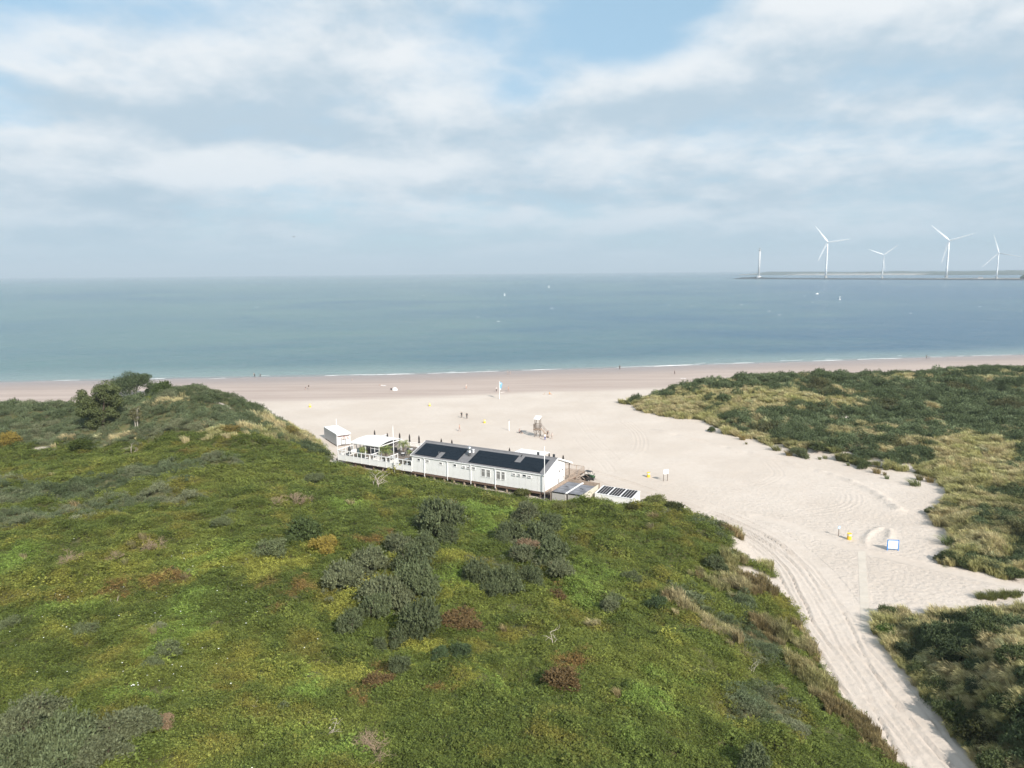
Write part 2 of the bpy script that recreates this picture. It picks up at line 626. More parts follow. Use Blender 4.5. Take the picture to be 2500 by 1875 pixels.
D2_FOOT = [g2(*p) for p in [(1512, 984), (1560, 1010), (1640, 1024), (1720, 1030), (1760, 1060), (1850, 1078), (1930, 1104), (2010, 1116), (2060, 1140), (2170, 1150), (2265, 1170), (2300, 1210), (2268, 1262), (2310, 1330), (2290, 1385), (2400, 1402), (2500, 1418), (2700, 1450)]]
D2_POLY = D2_FOOT + [(420, 60), (420, 300), (260, 274), (160, 258), (95, 246), (60, 233), (42, 222)]
c2 = [(x, y, 0.0) for x, y in D2_FOOT] + [(260, 274, 0), (160, 258, 0), (95, 246, 0), (60, 233, 0), (42, 222, 0)]
for u, v, y in [(1570, 975, 214), (1640, 950, 217), (1700, 934, 220), (1800, 922, 222), (1900, 918, 222), (2000, 916, 222), (2100, 918, 222), (2200, 920, 222), (2300, 912, 222), (2400, 904, 226), (2500, 898, 228),
                (1650, 985, 200), (1800, 1000, 187), (1950, 1010, 180), (2100, 1000, 182), (2300, 1000, 180), (2500, 1000, 178),
                (2100, 1085, 150), (2300, 1080, 150), (2500, 1090, 146), (2400, 1180, 122), (2500, 1180, 122), (2400, 1300, 99), (2500, 1300, 99), (1980, 1065, 160)]:
    p = at_depth(u, v, y)
    c2.append((p[0], p[1], p[2] - 1.0))
c2 += [(300, 150, 9), (300, 220, 9), (300, 90, 8), (400, 250, 6)]
D2 = tps(c2)

D3_FOOT = [g2(*p) for p in [(2135, 1522), (2155, 1500), (2230, 1496), (2330, 1502), (2420, 1498), (2500, 1488), (2700, 1480)]]
D3_LEFT = [g2(*p) for p in [(2520, 2050), (2400, 1900), (2330, 1810), (2260, 1715), (2190, 1620), (2150, 1570)]]
D3_POLY = D3_LEFT + D3_FOOT + [(160, 82), (160, 10), (60, 10)]
c3 = [(x, y, 0.0) for x, y in D3_FOOT + D3_LEFT]
for u, v, y in [(2300, 1570, 66), (2450, 1560, 66), (2300, 1680, 56.5), (2450, 1650, 56), (2400, 1800, 48), (2500, 1800, 46), (2500, 1720, 50)]:
    c3.append(tuple(at_depth(u, v, y)))
c3 += [(120, 50, 5), (120, 20, 6), (80, 30, 5)]
D3 = tps(c3)

ROAD = smooth_line([g2(*p) for p in [(2420, 2060), (2290, 1890), (2170, 1740), (2075, 1600), (2010, 1480), (1950, 1390), (1870, 1320), (1770, 1270), (1660, 1230), (1560, 1200), (1470, 1172), (1395, 1150), (1330, 1125)]])
PATH_CROSS = smooth_line([g2(*p) for p in [(1850, 1262), (1960, 1292), (2095, 1342), (2250, 1378), (2500, 1436), (2700, 1480)]])
BERM = smooth_line([g2(*p) for p in [(1600, 1050), (1740, 1085), (1900, 1125), (2050, 1165), (2140, 1205), (2195, 1245)]])
UBERM = smooth_line([g2(*p) for p in [(2112, 1330), (2118, 1310), (2140, 1292), (2168, 1292), (2174, 1308), (2160, 1328)]])
ARCS = [smooth_line([g2(*p) for p in q]) for q in (
    [(1412, 1075), (1440, 1100), (1475, 1130), (1490, 1150)], [(1520, 1030), (1555, 1060), (1556, 1095), (1510, 1125)], [(1530, 1030), (1565, 1062), (1566, 1100), (1520, 1130)],
    [(1880, 1130), (1900, 1160), (1850, 1185)], [(2040, 1195), (2075, 1208), (2060, 1235), (1960, 1250)], [(2050, 1195), (2086, 1210), (2070, 1240), (1970, 1256)],
    [(1405, 1010), (1440, 1060), (1500, 1120)], [(1500, 1165), (1600, 1195), (1700, 1235)])]
SLAB = [g2(*p) for p in [(2094, 1346), (2113, 1346), (2126, 1546), (2103, 1546)]]


def terrain(x, y, fine=True):
    sd = shore_d(x, y)
    base = np.where(sd > 0, SEA_Z + 0.3 * sstep(sd, 0, 60), SEA_Z + sd * 0.03)
    base = np.maximum(base, -6.0)
    dn1, dn2, dn3 = poly_sd(x, y, D1_POLY), poly_sd(x, y, D2_POLY), poly_sd(x, y, D3_POLY)
    und = (fbm(x / 9.0, y / 9.0, 3, 4) - 0.5)
    hum = (fbm(x / 3.4, y / 3.4, 13, 2) - 0.5) * 1.5
    h = np.zeros_like(x)
    for d, ev, w in ((dn1, D1, 2.5), (dn2, D2, 5.0), (dn3, D3, 6.0)):
        m = d > -0.5
        if m.any():
            hh = np.zeros_like(x)
            hh[m] = np.maximum(ev(x[m], y[m]), 0.25) + (und[m] * 1.5 + hum[m]) * sstep(d[m], 0, 8)
            h = np.maximum(h, hh * sstep(d, -0.4, w))
    dune = np.maximum(np.maximum(dn1, dn2), dn3)
    z = base + h
    rd, ro, ra = line_dist(x, y, ROAD)
    if fine:
        on = (dune < 0.5) & (sd > 60)
        z = z + on * (fbm(x / 5.0, y / 5.0, 11, 3) - 0.5) * 0.18 * sstep(-dune, -0.5, 3)
        # tyre ruts along the sand road
        rut = np.zeros_like(x)
        wob = (fbm(ra / 26.0, ra * 0, 21, 2) - 0.5) * 2.2
        for i, o in enumerate((-4.3, -3.1, -2.6, -1.7, -1.2, -0.2, 0.6, 1.1, 2.3, 2.9)):
            oo = ro - o - wob * (0.5 if i % 2 else 1.0) - (fbm(ra / 17.0, ra * 0 + i * 2.7, 31 + i, 3) - 0.5) * 2.4
            dep = 0.50 * np.clip(vnoise(ra / 11.0, ra * 0 + i * 3.3, 41) - 0.12, 0, 1)
            rut = rut - dep * np.exp(-(oo / 0.11) ** 2) + dep * 0.45 * np.exp(-((np.abs(oo) - 0.27) / 0.12) ** 2)
        z = z + rut * sstep(rd, 5.6, 4.2) * sstep(-dune, -0.6, 0.6)
        for pl, hgt, wd in ((BERM, 0.32, 0.9), (UBERM, 0.20, 0.5)):
            d, o, a = line_dist(x, y, pl)
            z = z + hgt * np.exp(-(d / wd) ** 2) * (0.5 + vnoise(a / 1.5, a * 0, 5))
        for i, pl in enumerate(ARCS):
            d, o, a = line_dist(x, y, pl)
            for q in (-0.9, 0.9):
                oo = np.where(d < 1e6, np.abs(o) * 0 + (d * np.sign(o + 1e-9)) - q, 0)
                z = z - 0.035 * np.exp(-(oo / 0.2) ** 2) + 0.025 * np.exp(-((np.abs(oo) - 0.42) / 0.2) ** 2)
        # trodden footpath and slab bed are flat
        pc, po, pa = line_dist(x, y, PATH_CROSS)
        ds = poly_sd(x, y, SLAB)
        flat = np.maximum(sstep(pc, 1.3, 0.7), sstep(ds, -0.5, 0.0))
        z = z * (1 - flat) + flat * np.where(ds > -0.5, -0.004, -0.05)
    return z, dune, (dn1, dn2, dn3), sd, rd


BARE = []          # bare sand spots inside the dunes: world x, y, radius


def axis_lines(segs):
    out = []
    for a, b, st in segs:
        n = max(1, int(round((b - a) / st)))
        out += list(np.linspace(a, b, n, endpoint=False))
    return np.array(out + [segs[-1][1]])


gx = axis_lines([(-2500, -420, 60), (-420, -130, 3.0), (-130, 12, 0.9), (12, 76, 0.23), (76, 130, 0.9), (130, 420, 3.0), (420, 2500, 60)])
gy = axis_lines([(-900, -60, 40), (-60, 28, 4.0), (28, 44, 0.7), (44, 140, 0.27), (140, 240, 0.8), (240, 360, 2.0), (360, 640, 20)])
GXX, GYY = np.meshgrid(gx, gy)
TZ, T_DUNE, T_DN, T_SD, T_RD = terrain(GXX, GYY)


def tz(x, y):
    """terrain height by bilinear lookup"""
    x, y = np.asarray(x, float), np.asarray(y, float)
    i = np.clip(np.searchsorted(gx, x) - 1, 0, len(gx) - 2)
    j = np.clip(np.searchsorted(gy, y) - 1, 0, len(gy) - 2)
    fx = np.clip((x - gx[i]) / (gx[i + 1] - gx[i]), 0, 1)
    fy = np.clip((y - gy[j]) / (gy[j + 1] - gy[j]), 0, 1)
    return (TZ[j, i] * (1 - fx) + TZ[j, i + 1] * fx) * (1 - fy) + (TZ[j + 1, i] * (1 - fx) + TZ[j + 1, i + 1] * fx) * fy


def hit(u, v, lift=0.0):
    """first point of the terrain on the ray through pixel (u, v)"""
    d = ray(u, v)
    t = np.linspace(20, 420, 8000)
    px, py, pz = d[0] * t, d[1] * t, CAM_Z + d[2] * t
    below = pz < tz(px, py) + lift
    i = int(np.argmax(below)) if below.any() else len(t) - 1
    return np.array([px[i], py[i], float(tz(px[i], py[i]))])


for u, v, r in [(1850, 1345, 3.8), (1828, 1356, 2.8), (1876, 1358, 2.2), (1868, 1416, 3.0), (1845, 1410, 2.2), (1885, 1425, 1.4), (2035, 1648, 0.7), (310, 1098, 1.4), (100, 1098, 1.4), (130, 1100, 1.2), (540, 985, 1.4),
                (1985, 1105, 2.2), (2030, 1115, 2.4), (2065, 1110, 1.8), (1900, 1090, 1.8), (1790, 1050, 1.5), (2140, 1130, 2.0), (2220, 1140, 2.0), (2060, 1020, 1.2), (2250, 1200, 1.0), (2300, 1300, 1.4), (2310, 1270, 1.2), (2330, 1240, 1.0), (2250, 1508, 1.6), (2290, 1512, 1.2)]:
    p = hit(u, v)
    BARE.append((p[0], p[1], r))


def veg_cover(x, y, dn, dune):
    n = fbm(x / 2.2, y / 2.2, 51, 4) - 0.5
    n2 = fbm(x / 7.0, y / 7.0, 55, 3) - 0.5
    edge = np.where(dn[1] > -1, 3.2, np.where(dn[2] > -1, 0.7, 0.5))
    off = np.where(dn[1] > -1, 1.6, 0.25)
    v = sstep(dune + n * edge * 1.5 + n2 * edge * 1.4 - off * 0.6, -0.15, 0.45)
    for bx, by, r in BARE:
        d = np.hypot(x - bx, y - by) + n * 2.2
        v = v * sstep(d, r * 0.75, r * 1.15)
    return v


T_VEG = veg_cover(GXX, GYY, T_DN, T_DUNE)


def ground_material():
    m = bpy.data.materials.new('sand_ground')
    m.use_nodes = True
    k = NT(m.node_tree)
    pos = k.n('ShaderNodeNewGeometry').outputs['Position']

    def at(nm):
        return k.n('ShaderNodeAttribute', attribute_name=nm).outputs['Fac']
    veg, wet, foot = at('veg'), at('wet'), at('foot')
    big = k.noise(pos, 0.06, 4.0, 0.55)
    mid = k.noise(pos, 0.9, 4.0, 0.6)
    fin = k.noise(pos, 9.0, 3.0, 0.6)
    dry = k.mix(k.smooth(big, 0.3, 0.7), (0.54, 0.468, 0.405), (0.60, 0.530, 0.468))
    dry = k.mix(k.math('MULTIPLY', k.smooth(mid, 0.35, 0.75), 0.30), dry, (0.48, 0.402, 0.33))
    dry = k.mix(k.math('MULTIPLY', k.smooth(fin, 0.3, 0.8), 0.22), dry, (0.50, 0.42, 0.35))
    streak = k.noise(k.vmath('MULTIPLY', pos, (0.02, 0.22, 0.2)), 1.0, 5.0, 0.6)
    wetc = k.mix(k.smooth(streak, 0.3, 0.7), (0.385, 0.310, 0.272), (0.46, 0.38, 0.335))
    soak = k.smooth(wet, 0.55, 1.0)
    wetc = k.mix(soak, wetc, (0.31, 0.258, 0.238))
    wf = k.smooth(k.math('ADD', wet, k.math('MULTIPLY', k.math('SUBTRACT', streak, 0.5), 0.22)), 0.06, 0.20)
    pit = k.math('MULTIPLY', k.smooth(k.noise(pos, 3.4, 3.0, 0.6, 0.8), 0.50, 0.72), k.math('MULTIPLY', foot, 0.17))
    dry = k.mix(pit, dry, (0.36, 0.30, 0.25))
    sand = k.mix(wf, dry, wetc)
    soil = k.mix(k.smooth(mid, 0.3, 0.7), (0.085, 0.095, 0.036), (0.13, 0.115, 0.055))
    col = k.mix(veg, sand, soil)
    b = k.n('ShaderNodeBsdfPrincipled')
    k.put(b.inputs['Base Color'], col)
    k.put(b.inputs['Roughness'], k.math('SUBTRACT', 0.95, k.math('MULTIPLY', soak, 0.55)))
    b.inputs['Specular IOR Level'].default_value = 0.25
    h1 = k.noise(pos, 2.6, 5.0, 0.68, 0.6)
    vor = k.n('ShaderNodeTexVoronoi', feature='SMOOTH_F1')
    k.put(vor.inputs['Vector'], pos)
    vor.inputs['Scale'].default_value = 1.7
    hh = k.math('ADD', k.math('MULTIPLY', h1, 0.6), k.math('MULTIPLY', vor.outputs[0], 0.55))
    hh = k.math('MULTIPLY', hh, foot)
    bp = k.n('ShaderNodeBump')
    bp.inputs['Strength'].default_value = 1.0
    bp.inputs['Distance'].default_value = 0.20
    k.put(bp.inputs['Height'], hh)
    k.put(b.inputs['Normal'], bp.outputs[0])
    o = k.n('ShaderNodeOutputMaterial')
    k.put(o.inputs[0], b.outputs[0])
    return m


def grid_faces(nx, ny):
    i = np.arange(nx - 1)
    j = np.arange(ny - 1)
    I, J = np.meshgrid(i, j)
    a = (J * nx + I).ravel()
    return np.stack([a, a + 1, a + 1 + nx, a + nx], 1)


pc_, _, _ = line_dist(GXX, GYY, PATH_CROSS)
T_WET = np.clip(1.0 - (T_SD - 2) / 62.0, 0, 1) * (T_DUNE < 0)
T_FOOT = (1 - T_VEG) * (0.16 + 0.84 * sstep(T_SD, 140, 195)) * sstep(T_SD, 30, 110) * (0.25 + 0.75 * sstep(pc_, 0.9, 1.5))
T_FOOT = T_FOOT * np.where((T_RD < 4.5) & (T_DUNE < 0.3), 0.55, 1.0)
ground = put('ground', np_mesh('ground', np.stack([GXX.ravel(), GYY.ravel(), TZ.ravel()], 1), grid_faces(len(gx), len(gy)), [ground_material()], True,
                               {'veg': ('FLOAT', T_VEG), 'wet': ('FLOAT', T_WET), 'foot': ('FLOAT', T_FOOT)}))
tag(ground, kind='structure')

mb = MB()
n_slab = 16
sl = np.array(SLAB)
path_root = thing('path', None, None)
tag(path_root, kind='structure')
PATHM = mat('pale_matting', (0.56, 0.50, 0.43), 0.9, var=0.10, vscale=0.7, bump=0.3, bscale=6)
for i in range(n_slab):
    t0, t1 = (i + 0.012) / n_slab, (i + 0.988) / n_slab
    q = [sl[0] * (1 - t0) + sl[3] * t0, sl[1] * (1 - t0) + sl[2] * t0, sl[1] * (1 - t1) + sl[2] * t1, sl[0] * (1 - t1) + sl[3] * t1]
    q = [tuple(p) for p in q][::-1]
    MB().prism(q, 'z', -0.06, 0.016).build('path_slab', PATHM, path_root)

# ------------------------------------------------------------------ sea
def sea_material():
    m = bpy.data.materials.new('sea_water')
    m.use_nodes = True
    k = NT(m.node_tree)
    pos = k.n('ShaderNodeNewGeometry').outputs['Position']
    off = k.n('ShaderNodeAttribute', attribute_name='off').outputs['Fac']
    # wind streaks and sediment plumes run along the shore and stretch with distance
    p1 = k.vmath('MULTIPLY', pos, (0.0019, 0.0021, 0.0))
    p2 = k.vmath('MULTIPLY', pos, (0.0065, 0.0095, 0.0))
    a = k.noise(p1, 1.0, 5.0, 0.58, 0.5)
    b2 = k.noise(p2, 1.0, 5.0, 0.6, 0.4)
    s = k.math('ADD', k.math('MULTIPLY', a, 0.62), k.math('MULTIPLY', b2, 0.38))
    sx = k.n('ShaderNodeSeparateXYZ')
    k.put(sx.inputs[0], pos)
    rightness = k.smooth(k.math('DIVIDE', sx.outputs[0], k.math('ADD', sx.outputs[1], 60)), -0.25, 0.75, -0.05, 0.14)
    f = k.smooth(k.math('ADD', s, rightness), 0.36, 0.66)
    deep = k.mix(f, (0.088, 0.168, 0.166), (0.018, 0.086, 0.150))
    sh = k.smooth(k.math('ADD', off, k.math('MULTIPLY', k.math('SUBTRACT', b2, 0.5), 18)), 0.0, 46.0, 1.0, 0.0)
    col = k.mix(k.math('MULTIPLY', sh, 0.85), deep, (0.215, 0.285, 0.265))
    edge = k.smooth(off, 0.0, 7.0, 1.0, 0.0)
    col = k.mix(k.math('MULTIPLY', edge, 0.8), col, (0.27, 0.25, 0.235))
    b = k.n('ShaderNodeBsdfPrincipled')
    k.put(b.inputs['Base Color'], col)
    b.inputs['Roughness'].default_value = 0.22
    b.inputs['IOR'].default_value = 1.33
    b.inputs['Specular IOR Level'].default_value = 0.5
    w1 = k.noise(k.vmath('MULTIPLY', pos, (0.10, 0.26, 1.0)), 1.0, 4.0, 0.6, 0.4)
    w2 = k.noise(k.vmath('MULTIPLY', pos, (0.5, 1.0, 1.0)), 1.0, 4.0, 0.62, 0.3)
    w0 = k.noise(k.vmath('MULTIPLY', pos, (0.022, 0.034, 1.0)), 1.0, 4.0, 0.62, 0.4)
    hgt = k.math('ADD', k.math('MULTIPLY', w0, 2.6), k.math('ADD', k.math('MULTIPLY', w1, 1.2), k.math('MULTIPLY', w2, 0.42)))
    bp = k.n('ShaderNodeBump')
    bp.inputs['Strength'].default_value = 0.9
    bp.inputs['Distance'].default_value = 1.3
    k.put(bp.inputs['Height'], hgt)
    k.put(b.inputs['Normal'], bp.outputs[0])
    o = k.n('ShaderNodeOutputMaterial')
    k.put(o.inputs[0], b.outputs[0])
    return m


sx_ = np.concatenate([-np.geomspace(22000, 600, 26), np.linspace(-560, 560, 57), np.geomspace(600, 22000, 26)])
sy_ = np.concatenate([np.linspace(-700, 200, 12), np.linspace(215, 420, 83), np.geomspace(430, 22000, 60)])
SXX, SYY = np.meshgrid(sx_, sy_)
sea = put('sea', np_mesh('sea', np.stack([SXX.ravel(), SYY.ravel(), np.full(SXX.size, SEA_Z)], 1), grid_faces(len(sx_), len(sy_)), [sea_material()], True,
                         {'off': ('FLOAT', -shore_d(SXX, SYY))}))
tag(sea, kind='structure')

# surf lines and scattered whitecaps
FOAM = mat('sea_foam', (0.82, 0.83, 0.82), 0.9)
mb = MB()
for (a0, a1, o, wd, brk) in [(-230, -95, 0.6, 0.9, .42), (-100, -40, 0.9, 1.3, .25), (-45, 30, 0.4, 0.9, .36), (25, 115, 0.8, 1.2, .38), (105, 250, 0.6, 0.9, .36), (-130, 0, 4.5, 0.5, .52), (60, 200, 5.0, 0.6, .5), (-200, -60, -2.2, 0.35, .5), (0, 220, 8.5, 0.45, .58)]:
    xs = np.arange(a0, a1, 1.2)
    sy = np.interp(xs, [p[0] for p in SHORE], [p[1] for p in SHORE]) + o + (fbm(xs / 9, xs * 0, 61, 3) - 0.5) * 2.4
    wv = np.clip(fbm(xs / 14, xs * 0 + o, 63, 3) - brk - .13, 0, 1) * 5 * wd
    wv *= np.clip(np.minimum(xs - a0, a1 - xs) / 6, 0, 1)
    wv *= 0.6 + 0.8 * vnoise(xs / 1.7, xs * 0, 64)
    for i in range(len(xs) - 1):
        if wv[i] > 0.06 and wv[i + 1] > 0.06:
            z = SEA_Z + 0.05
            mb.add([(xs[i], sy[i] - wv[i] * .5, z), (xs[i + 1], sy[i + 1] - wv[i + 1] * .5, z), (xs[i + 1], sy[i + 1] + wv[i + 1] * .5, z + .03), (xs[i], sy[i] + wv[i] * .5, z + .03)], [(0, 1, 2, 3)])
tag(mb.build('surf_foam', FOAM), 'thin broken white foam of small waves along the waterline', 'foam', kind='stuff')
mb = MB()
for i in range(46):
    u = rng.uniform(900, 2600) if i > 40 else rng.uniform(-100, 2600)
    hz = 664 - (u - 1250) * 0.0087
    v = hz + 18 + abs(rng.normal(0, 1)) * 60
    p = G(u, v, SEA_Z)
    if -shore_d(p[0], p[1]) < 60 or (u > 1750 and v < hz + 32):
        continue
    l, w = rng.uniform(.9, 2.4) * (1 + p[1] / 1500), rng.uniform(0.15, 0.35) * (1 + p[1] / 1500)
    n = 7
    top, bot = [], []
    for j in range(n + 1):
        t = j / n
        ww = w * math.sin(math.pi * t) * rng.uniform(.5, 1.1) + 0.03
        yy = p[1] + rng.normal(0, w * .25)
        bot.append((p[0] + (t - .5) * l, yy - ww, SEA_Z + .06))
        top.append((p[0] + (t - .5) * l, yy + ww, SEA_Z + .16))
    for j in range(n):
        mb.add([bot[j], bot[j + 1], top[j + 1], top[j]], [(0, 1, 2, 3)])
tag(mb.build('whitecap_foam', FOAM), 'tiny scattered white wave crests out on the open sea', 'foam', kind='stuff')

# ------------------------------------------------------------------ breakwater, far coast, turbines
def far_base(u, v, z):
    return G(u, v, z)


DAM_A = G(1788, 681, SEA_Z)
DAM_B = G(2500, 684, SEA_Z)


def on_dam(u):
    d = ray(u, 676)
    e = DAM_B[:2] - DAM_A[:2]
    n = np.array([-e[1], e[0]])
    t = (DAM_A[:2] @ n) / (d[:2] @ n)
    return d[:2] * t


def make_far():
    e = (DAM_B - DAM_A)[:2]
    L = np.linalg.norm(e)
    e = e / L
    n = np.array([e[1], -e[0]])            # towards the camera side
    if n @ (-DAM_A[:2]) < 0:
        n = -n
    mb = MB()
    ts = np.arange(-10, L * 2.1, 14.0)
    prof = [(16, -1.0), (9, 2.4), (3, 4.4), (-3, 4.6), (-10, 2.6), (-18, -1.0)]
    for i, t in enumerate(ts):
        taper = min(1.0, max(0.05, (t + 10) / 60.0))
        bulge = 1.0 + 0.9 * math.exp(-((t - 130) / 80.0) ** 2)
        for o, z in prof:
            zz = SEA_Z + (z + rng.normal(0, .45)) * taper * (bulge if z > 0 else 1)
            p = DAM_A[:2] + e * t + n * (o * taper + rng.normal(0, .8))
            mb.v.append((p[0], p[1], zz))
    k = len(prof)
    for i in range(len(ts) - 1):
        for j in range(k - 1):
            mb.f.append((i * k + j, i * k + j + 1, (i + 1) * k + j + 1, (i + 1) * k + j))
    tag(mb.build('breakwater', ROCK), kind='structure')
    # low sandy ground behind the right part of the dam
    SAND_FAR = mat('far_sand', (0.30, 0.28, 0.24), 0.9, var=0.3, vscale=0.01)
    mb = MB()
    q = []
    for t, o in [(L * .52, -6), (L * 2.1, -6), (L * 2.1, -420), (L * .80, -260)]:
        p = DAM_A[:2] + e * t - n * (-o)
        q.append((p[0], p[1]))
    mb.prism(q, 'z', -1.0, 3.4)
    tag(mb.build('far_land', SAND_FAR), kind='structure')
    # wooded belt on it
    mb = MB()
    WOOD = mat('far_wood_leaves', (0.035, 0.06, 0.03), 0.9, var=0.3, vscale=0.05)
    for i in range(230):
        t = rng.uniform(L * .955, L * 1.5)
        o = rng.uniform(90, 200)
        p = DAM_A[:2] + e * t - n * o
        r = rng.uniform(6, 13)
        zc = 4.0 + r * rng.uniform(.3, .6) + 6 * min(1, max(0, (t - L * .955) / 120))
        vs, fs = [], []
        for a in range(5):
            for b_ in range(7):
                th, ph = math.pi * a / 4, 2 * math.pi * b_ / 7
                rr = r * rng.uniform(.8, 1.15)
                vs.append((p[0] + rr * 1.3 * math.sin(th) * math.cos(ph), p[1] + rr * math.sin(th) * math.sin(ph), zc + rr * .8 * math.cos(th)))
        for a in range(4):
            for b_ in range(7):
                fs.append((a * 7 + b_, (a + 1) * 7 + b_, (a + 1) * 7 + (b_ + 1) % 7, a * 7 + (b_ + 1) % 7))
        mb.add(vs, fs)
    tag(mb.build('far_wood', WOOD), 'dark belt of trees on the far shore behind the rightmost wind turbine', 'trees', kind='stuff')
    # distant coast under the haze
    HILL = bpy.data.materials.new('far_coast_ground')
    HILL.use_nodes = True
    kk = NT(HILL.node_tree)
    b = kk.n('ShaderNodeBsdfPrincipled')
    hgt = kk.n('ShaderNodeSeparateXYZ')
    pos = kk.n('ShaderNodeNewGeometry').outputs['Position']
    kk.put(hgt.inputs[0], pos)
    nz = kk.noise(pos, 0.0016, 4.0, 0.6)
    beach = kk.math('MULTIPLY', kk.smooth(hgt.outputs[2], 7.0, 12.0, 1.0, 0.0), kk.smooth(nz, 0.44, 0.54))
    kk.put(b.inputs['Base Color'], kk.mix(beach, (0.07, 0.09, 0.07), (0.36, 0.33, 0.29)))
    b.inputs['Roughness'].default_value = 0.95
    o = kk.n('ShaderNodeOutputMaterial')
    kk.put(o.inputs[0], b.outputs[0])
    mb = MB()
    us = np.linspace(1805, 2900, 180)
    rows = 5
    for u in us:
        s = min(1.0, (u - 1805) / 70.0)
        p0 = G(u, 672 - (u - 1805) * 0.0010, SEA_Z)
        d = p0[:2] / np.linalg.norm(p0[:2])
        top = (10 + 9 * s + 9 * (fbm(np.array([u / 90.0]), np.array([0.5]), 71, 4)[0] - 0.5) * 2) * min(1, s * 2)
        for o_, z in [(0, -1), (60, 6), (200, 11), (700, 11 + (top - 11) * .7), (1200, top)]:
            q = p0[:2] + d * o_
            mb.v.append((q[0], q[1], z * (0.15 + 0.85 * s) + rng.normal(0, .6)))
    for i in range(len(us) - 1):
        for j in range(rows - 1):
            mb.f.append((i * rows + j, (i + 1) * rows + j, (i + 1) * rows + j + 1, i * rows + j + 1))
    tag(mb.build('far_coast', HILL), kind='structure')


make_far()
TURB = mat('turbine_white', (0.84, 0.85, 0.86), 0.45)


def uv_far(x, y):
    return 1780 + x / 3.072, 520 + y / 3.072


def turbine(bx, by, hx, hy, tipx, tipy, label):
    ub, vb = uv_far(bx, by)
    uh, vh = uv_far(hx, hy)
    p = on_dam(ub)
    zb = float(at_depth(ub, vb, p[1])[2])
    root = thing('wind_turbine', label, 'wind turbine', (p[0], p[1], zb), group='wind turbines along the breakwater')
    H = height_to((p[0], p[1], zb), vh)
    dist = math.hypot(p[0], p[1])
    R = math.hypot(tipx - hx, tipy - hy) / 3.072 / F_PX * math.hypot(dist, 0) * 1.0
    ang = math.atan2(-(tipy - hy), tipx - hx)
    yaw = math.atan2(p[1], p[0]) - math.pi / 2           # face the camera
    root.rotation_euler = (0, 0, yaw)
    k = H / 90.0
    MB().lathe([(2.6 * k, 0), (2.5 * k, H * .25), (2.1 * k, H * .65), (1.55 * k, H)], 20).build('tower', TURB, root, True)
    MB().lathe([(4.2 * k, -6.0), (4.2 * k, 0.6)], 16).build('foundation', mat('concrete', (0.45, 0.44, 0.42), .9), root)
    MB().prism([(-3.0 * k, -1.8 * k), (7.5 * k, -1.6 * k), (8.2 * k, 0.9 * k), (6.5 * k, 1.7 * k), (-2.6 * k, 1.9 * k)], 'x', -1.8 * k, 1.8 * k).build('nacelle', TURB, root, loc=(0, 0, H + 1.2 * k))
    hub = (0, -4.6 * k, H + 1.2 * k)
    hb = MB()
    hb.tube([(0, 2.0 * k, 0), (0, 0.4 * k, 0), (0, -1.2 * k, 0), (0, -2.2 * k, 0)], [1.7 * k, 1.8 * k, 1.3 * k, 0.2 * k], 14)
    hb.build('hub', TURB, root, True, loc=hub)
    bl = MB()
    n = 12
    pts, rad = [], []
    vs, fs = [], []
    for i in range(n + 1):
        t = i / n
        r = 1.0 * k + t * (R - 1.0 * k)
        ch = (1.4 if t < .05 else 3.0 * (1 - t) ** .7 * (1.0 + .4 * min(1, t / .2)) + .9) * k
        th = max(.35, .9 * (1 - t)) * k
        tw = math.radians(18 * (1 - t))
        for cx, cy in [(-.35, 0), (-.1, .5), (.65, 0), (-.1, -.5)]:
            a, b_ = cx * ch, cy * th
            vs.append((a * math.cos(tw) - b_ * math.sin(tw), a * math.sin(tw) + b_ * math.cos(tw) - t * t * R * .03, r))
    for i in range(n):
        for j in range(4):
            fs.append((i * 4 + j, i * 4 + (j + 1) % 4, (i + 1) * 4 + (j + 1) % 4, (i + 1) * 4 + j))
    fs.append((3, 2, 1, 0))
    fs.append(tuple(range(n * 4, n * 4 + 4)))
    bl.add(vs, fs)
    me = bl.mesh('blade')
    me.materials.append(TURB)
    for i in range(3):
        put('blade', me, root, hub, (0, math.pi / 2 - (ang + i * 2 * math.pi / 3), 0))


turbine(724, 475, 735, 222, 868, 205, 'white wind turbine nearest the lone round tower, blade pointing right')
turbine(1148, 480, 1157, 316, 1236, 254, 'small white wind turbine between the two tall ones, blades forming a Y')
turbine(1628, 472, 1642, 210, 1780, 167, 'tall white wind turbine second from the right edge of the photo')
turbine(2006, 482, 2017, 302, 2132, 328, 'white wind turbine rightmost in the photo, one blade nearly upright')


def lone_tower():
    ub, vb = uv_far(222, 478)
    p = on_dam(ub)
    zb = float(at_depth(ub, vb, p[1])[2])
    root = thing('radar_tower', 'slim white round tower with a platform top near the breakwater tip', 'tower', (p[0], p[1], zb))
    H = height_to((p[0], p[1], zb), uv_far(0, 285)[1])
    T = mat('tower_white', (0.6, 0.6, 0.6), .6)
    MB().lathe([(10, -7), (10.5, 0.5), (9, 3.5), (5.0, 3.6)], 20).build('base', T, root)
    MB().lathe([(4.4, 0), (4.2, H * .5), (4.0, H)], 20).build('shaft', T, root, True)
    MB().lathe([(4.0, H), (5.6, H + 1), (5.6, H + 4.2), (3.0, H + 5.6)], 20).build('platform', STEEL, root)
    MB().lathe([(1.6, H + 5.6), (1.6, H + 12)], 10).build('mast', T, root)
    MB().lathe([(5.6, H + 12), (5.6, H + 13.2)], 16).build('top_disc', T, root)


lone_tower()


